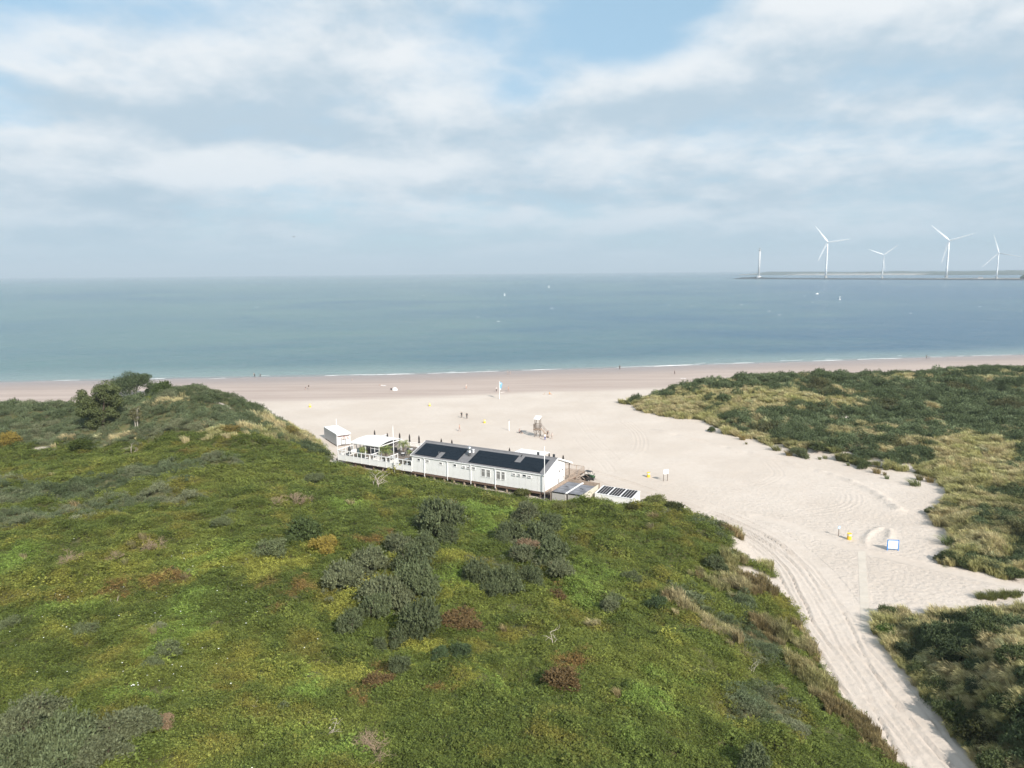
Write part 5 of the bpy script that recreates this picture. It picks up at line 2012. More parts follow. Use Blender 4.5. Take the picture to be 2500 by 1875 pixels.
def leaves(P, N, U, L, W, fold=0.0):
    """diamond leaves: centre P, normal N, long axis U (unit arrays), lengths L, widths W -> verts, quads"""
    S = np.cross(N, U)
    S /= np.linalg.norm(S, axis=1, keepdims=True) + 1e-9
    a = P - U * (L * .5)[:, None]
    c = P + U * (L * .5)[:, None]
    b = P + S * (W * .5)[:, None] + N * (fold * W)[:, None]
    d = P - S * (W * .5)[:, None] + N * (fold * W)[:, None]
    V = np.stack([a, b, c, d], 1).reshape(-1, 3)
    n = len(P)
    Fc = np.arange(4 * n).reshape(n, 4)
    return V, Fc


def unit(a):
    return a / (np.linalg.norm(a, axis=1, keepdims=True) + 1e-9)


def bramble_clump(seed, canes=13, per=9, R=0.62, h=0.42, leaf=0.13):
    r = np.random.default_rng(seed)
    P, N, U = [], [], []
    for c in range(canes):
        a = r.uniform(0, 2 * math.pi)
        x0, y0 = r.normal(0, R * .35, 2)
        ln = r.uniform(.5, 1.0) * R * 1.3
        hh = r.uniform(.5, 1.15) * h
        for i in range(per):
            t = (i + r.uniform(0, .8)) / per
            p = np.array([x0 + math.cos(a) * ln * t, y0 + math.sin(a) * ln * t, .05 + hh * math.sin(math.pi * (t * .8 + .12))])
            P.append(p + r.normal(0, .045, 3))
            u = np.array([math.cos(a + r.normal(0, .8)), math.sin(a + r.normal(0, .8)), r.normal(-.1, .35)])
            U.append(u)
            N.append(np.array([r.normal(0, .42), r.normal(0, .42), 1.0]))
    P, N, U = np.array(P), unit(np.array(N)), np.array(U)
    U = unit(U - N * (U * N).sum(1, keepdims=True))
    n = len(P)
    L = r.uniform(.75, 1.35, n) * leaf
    V, Fc = leaves(P, N, U, L, L * .62, -.12)
    lv = np.repeat(np.clip(.5 + r.normal(0, .28, n), 0, 1), 4)
    return np_mesh('bramble_leaves', V, Fc, [LEAF_I], False, {'lv': ('FLOAT', lv)})


def shrub_clump(seed, n=330, R=0.75, h=0.8, leaf=0.13, mat_=None):
    """rounded low shrub of small narrow leaves, gathered on upright shoots"""
    r = np.random.default_rng(seed)
    sh = 34
    P, U = [], []
    for s in range(sh):
        th, rr = r.uniform(0, 2 * math.pi), math.sqrt(r.uniform(0, 1)) * R
        b = np.array([rr * math.cos(th), rr * math.sin(th), 0])
        top = h * math.sqrt(max(0.06, 1 - (rr / (R * 1.08)) ** 2)) * r.uniform(.82, 1.12)
        d = unit(np.array([[b[0] * .7 + r.normal(0, .15), b[1] * .7 + r.normal(0, .15), 1.0]]))[0]
        m = n // sh
        for i in range(m):
            t = 1 - r.uniform(0, .55) ** 1.2
            P.append(b + np.array([0, 0, top * t]) + d * .05 + r.normal(0, .055, 3))
            q = r.uniform(0, 2 * math.pi)
            U.append(d * r.uniform(.4, 1.1) + np.array([math.cos(q), math.sin(q), 0]) * .8)
    P, U = np.array(P), unit(np.array(U))
    N = unit(r.normal(0, .6, P.shape) + np.array([0, 0, .8]))
    N = unit(N - U * (U * N).sum(1, keepdims=True))
    L = r.uniform(.8, 1.4, len(P)) * leaf
    V, Fc = leaves(P, N, U, L, L * .42)
    lv = np.repeat(np.clip(.5 + r.normal(0, .25, len(P)), 0, 1), 4)
    return np_mesh('shrub_leaves', V, Fc, [mat_ or LEAF_I], False, {'lv': ('FLOAT', lv)})


def grass_tuft(seed, n=70, R=0.35, h=0.95, w=0.030, mat_=None, wind=0.45):
    r = np.random.default_rng(seed)
    V, Fc, lv = [], [], []
    for i in range(n):
        th, rr = r.uniform(0, 2 * math.pi), math.sqrt(r.uniform(0, 1)) * R
        b = np.array([rr * math.cos(th), rr * math.sin(th), -.05])
        out = np.array([math.cos(th), math.sin(th), 0]) * r.uniform(.1, .55) + np.array([-wind, .1 * wind, 0]) * r.uniform(.4, 1.2)
        hh = h * r.uniform(.6, 1.12)
        side = np.array([-math.sin(th + r.normal(0, 1)), math.cos(th + r.normal(0, 1)), 0]) * w * .5
        p1 = b + np.array([0, 0, hh * .55]) + out * hh * .18
        p2 = b + np.array([0, 0, hh * .88]) + out * hh * .55
        p3 = b + np.array([0, 0, hh * .92]) + out * hh * 1.0
        o = len(V)
        V += [b - side, b + side, p1 + side, p1 - side, p2 + side * .8, p2 - side * .8, p3 + side * .15, p3 - side * .15]
        Fc += [(o, o + 1, o + 2, o + 3), (o + 3, o + 2, o + 4, o + 5), (o + 5, o + 4, o + 6, o + 7)]
        lv += [np.clip(.5 + r.normal(0, .3), 0, 1)] * 8
    return np_mesh('grass_blades', np.array(V), np.array(Fc), [mat_ or LEAF_I], False, {'lv': ('FLOAT', np.array(lv))})


def source_collection(name, meshes):
    c = bpy.data.collections.new(name)
    for i, me in enumerate(meshes):
        o = bpy.data.objects.new('%s_%02d' % (name, i), me)
        c.objects.link(o)
    return c


COL_BRAMBLE = source_collection('src_bramble', [bramble_clump(100 + i) for i in range(6)])
COL_SHRUB = source_collection('src_shrub', [shrub_clump(200 + i) for i in range(6)])
COL_GRASS = source_collection('src_grass', [grass_tuft(300 + i, n=90, R=.42, w=.042, mat_=LEAF_G) for i in range(6)])


def scatter(name, col, pts, rot, scl, tint, label, cat):
    n = len(pts)
    me = bpy.data.meshes.new(name)
    me.vertices.add(n)
    me.vertices.foreach_set('co', np.asarray(pts, np.float32).ravel())
    nsrc = len(col.objects)
    for an, typ, key, arr in (('rot', 'FLOAT_VECTOR', 'vector', rot), ('scl', 'FLOAT_VECTOR', 'vector', scl), ('tint', 'FLOAT_COLOR', 'color', tint), ('idx', 'INT', 'value', rng.integers(0, nsrc, n))):
        a = me.attributes.new(an, typ, 'POINT')
        a.data.foreach_set(key, np.asarray(arr).ravel())
    o = put(name, me)
    g = bpy.data.node_groups.new(name + '_scatter', 'GeometryNodeTree')
    g.interface.new_socket('Geometry', in_out='INPUT', socket_type='NodeSocketGeometry')
    g.interface.new_socket('Geometry', in_out='OUTPUT', socket_type='NodeSocketGeometry')
    N = g.nodes
    gi, go = N.new('NodeGroupInput'), N.new('NodeGroupOutput')
    ip = N.new('GeometryNodeInstanceOnPoints')
    ci = N.new('GeometryNodeCollectionInfo')
    ci.inputs['Collection'].default_value = col
    ci.inputs['Separate Children'].default_value = True
    ci.inputs['Reset Children'].default_value = True

    def named(nm, typ):
        q = N.new('GeometryNodeInputNamedAttribute')
        q.data_type = typ
        q.inputs[0].default_value = nm
        return q.outputs[0]
    lk = g.links.new
    lk(gi.outputs[0], ip.inputs['Points'])
    lk(ci.outputs[0], ip.inputs['Instance'])
    ip.inputs['Pick Instance'].default_value = True
    lk(named('idx', 'INT'), ip.inputs['Instance Index'])
    e2r = N.new('FunctionNodeEulerToRotation')
    lk(named('rot', 'FLOAT_VECTOR'), e2r.inputs[0])
    lk(e2r.outputs[0], ip.inputs['Rotation'])
    lk(named('scl', 'FLOAT_VECTOR'), ip.inputs['Scale'])
    lk(ip.outputs[0], go.inputs[0])
    md = o.modifiers.new('scatter', 'NODES')
    md.node_group = g
    tag(o, label, cat, kind='stuff')
    return o


# ---- candidate points over all dunes that the picture (or a step aside) could show
def candidates(step, y0, y1, x0=-260, x1=330):
    xs = np.arange(x0, x1, step)
    ys = np.arange(y0, y1, step)
    X, Y = np.meshgrid(xs, ys)
    X = X.ravel() + rng.uniform(-.5, .5, X.size) * step
    Y = Y.ravel() + rng.uniform(-.5, .5, Y.size) * step
    u, v, k = project(X, Y, 6.0)
    m = (k > 5) & (u > -330) & (u < 2830)
    X, Y = X[m], Y[m]
    Z = tz(X, Y)
    u, v, k = project(X, Y, Z)
    m = (v < 2110) & (u > -300) & (u < 2800)
    return X[m], Y[m], Z[m]


def world_blobs(lst):
    """(u, v, radius m, ...) given in the photograph -> ground positions"""
    out = []
    for b in lst:
        p = hit(b[0], b[1])
        out.append((p[0], p[1]) + tuple(b[2:]))
    return out


def blobw(x, y, bl):
    w = np.zeros_like(x)
    for b in bl:
        w = np.maximum(w, b[3] * np.exp(-(((x - b[0]) / b[2]) ** 2 + ((y - b[1]) / (b[2] * (b[4] if len(b) > 4 else 1.0))) ** 2)))
    return w


# species zones
BUCK = world_blobs([(100, 1200, 13, 1.0, .6), (250, 1190, 10, 1, .5), (420, 1150, 10, 1, .5), (330, 1230, 8, .9, .5), (60, 1260, 8, .9, .5), (560, 1130, 7, .6, .5),
                    (100, 1010, 16, 1.3, .6), (30, 1050, 14, 1.2, .6), (170, 1030, 10, 1.1), (420, 1000, 12, 1.2, .8), (520, 985, 10, 1.2), (600, 1010, 7, 1.0), (330, 1060, 7, 1.0), (480, 1030, 10, 1.0, .5), (380, 960, 8, 1.1),
                    (1700, 1260, 5, .8), (1640, 1240, 5, .8), (1760, 1300, 4, .8), (1590, 1222, 4, .8), (1700, 1450, 4, .7), (1780, 1380, 4, .9), (1840, 1560, 4, .9), (1800, 1480, 3, .9), (1880, 1600, 2.5, .9), (1880, 1700, 3, .6), (1900, 1760, 4, .7),
                    (1300, 1320, 4, .7), (1260, 1380, 3, .6)])
MARR = world_blobs([(540, 1060, 5, .8), (640, 1062, 5, .9), (700, 1068, 5, 1.2), (760, 1085, 5, 1.3), (730, 1060, 4, 1.2), (780, 1100, 3.5, 1.2), (470, 945, 6, 1.0), (420, 950, 4, .8), (650, 1030, 5, 1.0), (300, 1075, 4, .5), (160, 1080, 4, .5), (380, 990, 3, .7), (440, 985, 3, .7),
                    (1850, 1300, 3, 1.2), (1870, 1330, 3, 1.2), (1820, 1320, 3, 1.0), (1930, 1400, 2.5, 1.0), (1900, 1390, 3, 1.0), (1800, 1390, 3, .8), (1750, 1440, 4, .8), (1820, 1430, 4, .9), (1900, 1560, 3, .8), (1960, 1640, 3, 1.1), (2000, 1680, 3, 1.2), (2060, 1740, 3, 1.2), (2120, 1800, 3, 1.2), (1700, 1500, 3, .7), (1760, 1540, 3, .7), (1980, 1590, 2.5, .9), (2160, 1840, 2.5, 1.1)])
RUST = world_blobs([(1116, 1511, 1.6, 1.0), (1355, 1442, 1.0, 1.0), (1369, 1641, 2.4, 1.0), (917, 1645, 1.6, 1), (1350, 1670, 1.6, .7), (890, 1690, 1.4, .9), (1080, 1680, 1.4, .8), (640, 1440, 2.6, .7), (690, 1470, 2.2, .8), (720, 1430, 2.5, .6), (410, 1420, 1.6, .9), (300, 1440, 2.4, .7), (380, 1435, 1.6, .8), (330, 1460, 1.6, .7), (140, 1475, 1.4, .6), (930, 1300, 2.4, .6), (880, 1330, 2, .7), (1040, 1400, 2, .3), (140, 1270, 3.5, .7), (50, 1270, 4, .7), (440, 1118, 4, .5), (300, 1340, 2, .3), (20, 1760, 1.2, 1.0), (10, 1790, 1, 1.0), (1250, 1540, 2, .4), (1700, 1430, 3, .5), (1640, 1520, 3, .5), (1600, 1330, 4, .4), (1540, 1280, 4, .4)])
YELL = world_blobs([(780, 1340, 3, 1.0), (700, 1380, 4, .9), (620, 1400, 4, .9), (560, 1380, 4, .7), (480, 1360, 4, .6), (860, 1380, 4, .7), (300, 1400, 4, .6), (150, 1430, 4, .6), (60, 1420, 4, .7), (120, 1560, 3, .7), (210, 1590, 3, .5), (520, 1560, 3, .6), (640, 1620, 2.4, .9), (680, 1660, 2.2, .9), (800, 1650, 2.6, 1.0), (860, 1660, 2, 1.0), (960, 1650, 2.2, .8), (1010, 1590, 1.8, .9), (1000, 1540, 2, .7), (1120, 1660, 1.2, 1.0), (970, 1440, 2.2, 1.0), (880, 1480, 2.6, .9), (800, 1500, 2.4, .8), (1090, 1450, 2.4, .8), (1100, 1360, 2.5, .8), (1150, 1320, 3, .6), (960, 1380, 1.6, 1.0), (900, 1420, 2, .8), (1330, 1470, 2.4, .5), (1640, 1560, 1.6, 1.0), (190, 1490, 2.4, .6), (40, 1650, 2.2, .7), (250, 1640, 2.2, .5), (1640, 1420, 2, .5), (1890, 1690, 2, .6)])
BRIG = world_blobs([(1190, 1250, 5, 1.2), (1210, 1290, 4, 1.1), (1110, 1420, 3.5, 1.0), (840, 1240, 4, .9), (1440, 1460, 4, .9), (1390, 1420, 3, .8), (1460, 1400, 4, .8), (500, 1370, 5, .8), (20, 1390, 4, 1.0), (30, 1360, 4, 1.0), (760, 1650, 2.2, .9), (740, 1690, 2, 1.0), (460, 1480, 3.4, .8), (480, 1540, 3, .8), (420, 1600, 2.2, .8), (200, 1500, 2.4, .8), (340, 1700, 2, .9), (120, 1500, 2.6, .7), (390, 1560, 2, .8), (1180, 1650, 2.2, .6), (1220, 1700, 2.2, .5), (860, 1840, 2.4, .7), (1600, 1700, 2.6, .7), (1640, 1660, 2.4, .7), (1800, 1830, 2, .5), (1560, 1340, 4, .5), (1400, 1290, 3.5, .5), (1500, 1500, 3, .5), (950, 1520, 1.4, 1.1), (700, 1800, 2.4, .5), (1520, 1800, 2.6, .6)])

C_DARK = np.array([.082, .118, .034])
C_MID = np.array([.122, .160, .044])
C_OLIVE = np.array([.185, .175, .050])
C_BRIGHT = np.array([.132, .208, .054])
C_YELLOW = np.array([.205, .236, .060])
C_RUST = np.array([.170, .125, .055])
C_BUCK = np.array([.140, .172, .090])
C_BUCK2 = np.array([.205, .215, .125])
C_BUCKD = np.array([.092, .118, .056])
C_MARR = np.array([.44, .42, .19])
C_STRAW = np.array([.56, .48, .27])
C_DRY = np.array([.33, .25, .125])


def lerp(a, b, t):
    return a * (1 - t[:, None]) + b * t[:, None]


def build_cover():
    parts = []
    for y0, y1, st, base in ((22, 62, .33, .62), (62, 100, .42, .78), (100, 150, .58, 1.0), (150, 262, .80, 1.3)):
        X, Y, Z = candidates(st, y0, y1)
        parts.append((X, Y, Z, np.full(X.shape, base)))
    X, Y, Z, S = (np.concatenate([p[i] for p in parts]) for i in range(4))
    dn = tuple(poly_sd(X, Y, P) for P in (D1_POLY, D2_POLY, D3_POLY))
    dune = np.maximum(np.maximum(dn[0], dn[1]), dn[2])
    cov = veg_cover(X, Y, dn, dune)
    keep = (cov > rng.uniform(.15, .75, X.shape)) & (dune > -1.6)
    X, Y, Z, S, dune = X[keep], Y[keep], Z[keep], S[keep], dune[keep]
    dn = tuple(d[keep] for d in dn)
    n = len(X)
    area = np.argmax(np.stack(dn), 0)
    nl = fbm(X / 14, Y / 14, 81, 4)
    nm = fbm(X / 4.5, Y / 4.5, 83, 4)
    ns = fbm(X / 1.6, Y / 1.6, 85, 3)
    # ragged outlines for every patch
    WX = X + (fbm(X / 3.2, Y / 3.2, 93, 3) - .5) * 4.0 + rng.normal(0, .35, n)
    WY = Y + (fbm(X / 3.2, Y / 3.2, 94, 3) - .5) * 4.0 + rng.normal(0, .35, n)
    jit = rng.normal(0, .10, n)
    buck = jit + .75 * sstep(Y, 143, 154) + blobw(WX, WY, BUCK) + (nm - .5) * 1.3
    marr = jit + blobw(WX, WY, MARR) + (ns - .5) * 1.0 + (nm - .5) * .6
    edge = sstep(dune, 5.5, .3)
    # right dunes: shrubs inside, marram towards the sandy edges and in belts
    m2 = (area == 1)
    far_belt = blobw(WX, WY, MARR2) + jit
    marr2 = .78 + edge * .72 + (nm - .5) * 1.9 + (ns - .5) * .7 + far_belt
    buck2 = .62 + (1 - edge) * .25
    m3 = (area == 2)
    marr3 = .62 + edge * .25 + (nm - .5) * 1.8 + (ns - .5) * .9
    sp = np.zeros(n, int)                                   # 0 bramble, 1 shrub, 2 grass
    sp = np.where((area == 0) & (buck > .55), 1, sp)
    sp = np.where((area == 0) & (marr > .60), 2, sp)
    sp = np.where(m2, np.where(marr2 > buck2 + .08, 2, 1), sp)
    sp = np.where(m3, np.where(marr3 > .58, 2, 1), sp)
    # colours
    ru = np.clip(blobw(WX, WY, RUST) * 1.25 + (ns - .5) * 1.1 + (fbm(X / 6, Y / 6, 98, 3) - .5) * .4 - .06, 0, 1)
    ye = np.clip(blobw(WX, WY, YELL) * (.38 + 1.5 * ns) + (nm - .5) * .5, 0, 1)
    br = np.clip(blobw(WX, WY, BRIG) * 1.1 + (nm - .5) * 1.0 + (ns - .5) * .5, 0, 1)
    c = lerp(C_DARK, C_MID, sstep(nl + (ns - .5) * .6, .35, .68))
    c = lerp(c, C_OLIVE, sstep(nm + (ns - .5) * .5, .52, .80) * .6)
    c = lerp(c, C_BRIGHT, sstep(br, .30, .90))
    c = lerp(c, C_YELLOW, sstep(ye, .32, .95))
    c = lerp(c, C_RUST, sstep(ru, .45, .95))
    c = c * np.array([1.42, 1.24, 1.02])
    cb = lerp(C_BUCK, C_BUCK2, sstep(nm + (ns - .5) * .7, .45, .75))
    cb = lerp(cb, C_BUCKD, sstep(nl + (ns - .5) * .8, .50, .72))
    cb2 = lerp(C_BUCKD * 1.12, C_BUCK * 1.22, sstep(nm + (ns - .5) * .9, .42, .70))
    cb2 = lerp(cb2, C_RUST * .75, sstep(fbm(X / 10, Y / 10, 87, 3), .66, .80) * .5)
    cg = lerp(C_MARR, C_STRAW, sstep(nm * .5 + ns * .5, .42, .62))
    cg = lerp(cg, np.array([.125, .145, .045]), sstep(nl, .52, .75) * .7)
    cg0 = lerp(cg, C_DRY, sstep(fbm(X / 5, Y / 5, 88, 3), .45, .62) * ((area == 0) & (Y < 110)) * .8)
    cg0 = np.where(((area == 0) & (Y < 110))[:, None], cg0 * .78, cg0)
    tint = np.where((sp == 0)[:, None], c, np.where((sp == 1)[:, None], np.where(m2[:, None] | m3[:, None], cb2, cb), cg0))
    tint = tint * np.clip(1 + rng.normal(0, .13, n) + (vnoise(X / .8, Y / .8, 97) - .5) * .3, .5, 1.6)[:, None]
    tint = np.clip(tint, .008, .6)
    tint4 = np.concatenate([tint, np.ones((n, 1))], 1).astype(np.float32)
    yaw = rng.uniform(0, 2 * math.pi, n)
    # normals for leaning with the slope
    e = .6
    gxv, gyv = (tz(X + e, Y) - tz(X - e, Y)) / (2 * e), (tz(X, Y + e) - tz(X, Y - e)) / (2 * e)
    lump = fbm(X / 2.2, Y / 2.2, 91, 3)
    lump = np.clip(.5 + (lump - .5) * 1.7, 0, 1)
    names = {0: ('bramble_cover', COL_BRAMBLE, 'bramble'), 1: ('buckthorn_scrub', COL_SHRUB, 'scrub'), 2: ('marram_grass', COL_GRASS, 'grass')}
    labels = {(0, 0): 'low tangled bramble cover in greens, yellow and rust over the near dune', (0, 1): 'grey-green buckthorn scrub patches on the left dune', (0, 2): 'pale marram and dry grass on crest and edge of the left dune',
              (1, 1): 'dark grey-green buckthorn scrub covering the right dune', (1, 2): 'pale yellow marram grass belts over the right dune',
              (2, 1): 'dark buckthorn scrub on the dune in the lower right corner', (2, 2): 'tawny marram grass on the dune in the lower right corner'}
    for (a, s), lab in labels.items():
        m = (area == a) & (sp == s)
        if s == 2:
            m = m & (rng.uniform(0, 1, n) < .80)
        if s == 1:
            m = m & (rng.uniform(0, 1, n) < .62)
        k = int(m.sum())
        if not k:
            continue
        sc = S[m] * rng.uniform(.8, 1.25, k)
        if s == 1:
            big = .75 + .9 * lump[m]
            scl = np.stack([sc * big, sc * big, sc * big * rng.uniform(.8, 1.2, k)], 1)
            scl *= (1.0 if a else .72)
        elif s == 2:
            f = np.where(S[m] < 1, 1.0, .9)
            q = f * np.clip(np.exp(rng.normal(0, .22, k)), .6, 1.35) * np.where(Y[m] < 70, .95, 1.12)
            scl = np.stack([sc * q, sc * q, (.70 + .35 * S[m]) * q * rng.uniform(.8, 1.15, k)], 1)
        else:
            sc = sc * np.exp(rng.normal(0, .2, k)) * np.where(rng.uniform(0, 1, k) < .05, 1.4, 1.0)
            scl = np.stack([sc, sc, sc * rng.uniform(.7, 1.25, k) * (.65 + .5 * lump[m]) * np.clip(.72 + dune[m] / 8, .72, 1)], 1)
        rot = np.stack([np.clip(gyv[m], -.7, .7) * .8, -np.clip(gxv[m], -.7, .7) * .8, yaw[m] if s != 2 else rng.normal(0, .5, k)], 1)
        if s != 2:
            # lean applied in world space only works unrotated; keep yaw small random and lean moderate
            rot[:, 0] += rng.normal(0, .10, k)
        z = Z[m] - .05 + (lump[m] - .25) * (.55 if s == 0 else .9) * np.clip(dune[m] / 3, 0, 1)
        scatter(names[s][0], names[s][1], np.stack([X[m], Y[m], z], 1), rot, scl, tint4[m], lab, names[s][2])
        print('scatter', names[s][0], a, k)


MARR2 = world_blobs([(1900, 970, 12, .8, .7), (1985, 985, 8, .9, .7), (1840, 985, 10, .8, .7), (1650, 985, 12, .9, .7), (1590, 1000, 9, 1.0), (1730, 990, 10, .7), (1700, 1020, 6, .8), (2180, 925, 9, .6), (2260, 925, 7, .5), (2350, 1100, 9, .9), (2420, 1090, 8, .9), (2330, 1160, 8, 1.0), (2400, 1230, 6, .8), (2440, 1180, 6, .8), (2310, 1220, 5, .8), (2330, 1300, 5, .7), (2380, 1330, 4, .5), (2060, 1060, 3, .5), (2150, 1050, 4, .5), (2100, 1000, 3, .3),
                     (2300, 960, 14, -.6), (2450, 1000, 14, -.6), (2000, 1040, 7, -.5), (1850, 930, 10, -.5), (2050, 930, 10, -.5), (1750, 940, 8, -.4), (2200, 1040, 8, -.5), (2480, 1080, 6, -.3), (1900, 1050, 6, -.45), (2250, 1100, 6, -.3)])
# negative belts push shrubs forward: handled as the sum below
_pos = [b for b in MARR2 if b[3] > 0]
_neg = [b[:3] + (-b[3],) + b[4:] for b in MARR2 if b[3] < 0]
_blobw0 = blobw


def blobw(x, y, bl):
    if bl is MARR2:
        return _blobw0(x, y, _pos) - _blobw0(x, y, _neg)
    return _blobw0(x, y, bl)


build_cover()


# ---- single bushes, trees and dead wood
def bush_mesh(seed, lobes=7, n=9500, leaf=0.098, flat=0.8, upright=.5, narrow=.45):
    """a bush of unit half-width: several leafy lobes of shoots, uneven outline"""
    r = np.random.default_rng(seed)
    cs = []
    for i in range(lobes):
        a = r.uniform(0, 2 * math.pi)
        d = r.uniform(.15, .75)
        cs.append((d * math.cos(a), d * math.sin(a) * .8, r.uniform(.18, .70) * flat, r.uniform(.20, .46)))
    cs.append((0, 0, .60 * flat, .52))
    P, N, U = [], [], []
    per = n // len(cs)
    for cx, cy, cz, R in cs:
        sh = per // 9
        for s in range(sh):
            v = r.normal(0, 1, 3)
            v /= np.linalg.norm(v)
            if v[2] < -.35:
                v[2] = -v[2]
            tip = R * r.uniform(.66, 1.32)
            for i in range(9):
                t = tip * (1 - r.uniform(0, .42))
                p = np.array([cx, cy, cz]) + v * t * np.array([1, 1, .9]) + r.normal(0, .022, 3)
                if p[2] < .01:
                    continue
                P.append(p)
                U.append(v * r.uniform(.3, 1) + np.array([0, 0, upright]) + r.normal(0, .55, 3))
                N.append(v + r.normal(0, .5, 3))
    P, U, N = np.array(P), unit(np.array(U)), np.array(N)
    N = unit(N - U * (U * N).sum(1, keepdims=True))
    L = r.uniform(.7, 1.35, len(P)) * leaf
    V, Fc = leaves(P, N, U, L, L * narrow)
    lv = np.repeat(np.clip(.5 + r.normal(0, .24, len(P)), 0, 1), 4)
    return np_mesh('bush_leaves', V, Fc, [LEAF_O], False, {'lv': ('FLOAT', lv)})


def stems_mesh(seed, h=.7, n=9, spread=.45, m=None):
    r = np.random.default_rng(seed)
    mb = MB()
    for i in range(n):
        a = r.uniform(0, 6.28)
        d = r.uniform(.2, 1) * spread
        mb.tube([(0, 0, -.15), (d * .4 * math.cos(a), d * .4 * math.sin(a), h * .45), (d * math.cos(a), d * math.sin(a), h * r.uniform(.8, 1.05))], [.035, .022, .008], 5)
    me = mb.mesh('stems')
    me.materials.append(m or BARK)
    return me


BUSH = [bush_mesh(400 + i) for i in range(6)]
STEM = [stems_mesh(500 + i) for i in range(3)]
BUSH_FINE = [bush_mesh(420 + i, lobes=9, n=11000, leaf=.085, flat=.75) for i in range(3)]


def add_bush(u, v, wpx, kind, label, group, sink=.12, hf=1.0, i=[0]):
    """bush whose foot stands where the ray through (u, v) meets the ground; wpx is its width in the photo"""
    p = hit(u, v, .3)
    dist = math.sqrt(p[0] ** 2 + p[1] ** 2 + (CAM_Z - p[2]) ** 2)
    r = wpx * .5 / F_PX * dist * 1.50
    i[0] += 1
    col, hh, fine = kind
    root = thing('dune_bush', label, 'bush', (p[0], p[1], p[2] + .25 - sink * r), 0, group)
    me = (BUSH_FINE if fine else BUSH)[i[0] % (3 if fine else 6)]
    o = put('crown', me, root, (0, 0, 0), (0, 0, i[0] * 1.7))
    o.scale = (r, r, r * hh * hf)
    c = np.array(col) * (1 + rng.normal(0, .07))
    o.color = (c[0], c[1], c[2], 1)
    s = put('stems', STEM[i[0] % 3], root, (0, 0, 0), (0, 0, i[0] * 2.1))
    s.scale = (r, r, r * hh * hf)


GREY = ((.156, .172, .094), 1.25, True)
GREYG = ((.126, .150, .075), 1.4, True)
SAGE = ((.150, .175, .085), .85, True)
TEAL = ((.095, .135, .062), 1.1, True)
DKGR = ((.085, .115, .042), 1.1, False)
YELB = ((.330, .260, .065), .75, False)
RUSTB = ((.165, .112, .052), .6, False)
TANB = ((.300, .215, .135), .9, True)
c3 = lambda x, y: (700 + x / 2.765, 1200 + y / 2.765)
MIDB = [(1020, 300, 270, GREYG), (930, 400, 150, GREYG), (1110, 350, 130, GREYG), (370, 660, 220, GREY), (470, 600, 160, GREY), (560, 540, 200, GREY), (760, 430, 170, GREY), (850, 540, 210, GREYG), (910, 660, 220, GREYG),
        (660, 780, 250, GREY), (580, 850, 170, GREYG), (770, 730, 140, GREY), (900, 980, 250, GREYG), (755, 1040, 105, GREYG), (745, 1215, 125, GREYG), (640, 1070, 85, GREYG), (440, 940, 140, GREYG),
        (1290, 590, 160, GREYG), (1500, 670, 180, GREYG), (1385, 710, 130, GREYG), (1655, 640, 150, GREYG), (1510, 350, 170, GREYG), (1680, 350, 180, GREYG), (1760, 280, 150, GREYG), (1790, 480, 190, GREYG), (1860, 560, 140, GREY), (1560, 460, 140, GREY),
        (1620, 200, 160, GREY), (1450, 360, 90, GREYG), (2170, 800, 110, GREY)]
MIDB.sort(key=lambda b: b[0])
for i, (x, y, w, kd) in enumerate(MIDB):
    u, v = c3(x, y)
    add_bush(u, v, w / 2.765 * 1.06, kd, f'grey-green bush of the central thicket on the near dune, {ORD[i]} from left', 'grey-green bushes of the central thicket')
BL = [(94, 1762, 118, GREY), (60, 1795, 95, GREY), (150, 1835, 130, GREYG), (215, 1820, 110, GREYG), (280, 1800, 110, GREY), (345, 1790, 90, GREY), (40, 1885, 120, GREYG), (160, 1890, 120, GREYG), (250, 1865, 110, GREY), (395, 1772, 60, TANB)]
BL.sort(key=lambda b: b[0])
for i, (u, v, w, kd) in enumerate(BL):
    add_bush(u, v, w * .8, kd, f'grey-green buckthorn bush in the bottom left corner, {ORD[i]} from the left', 'grey-green bushes in the bottom left corner', hf=.8)
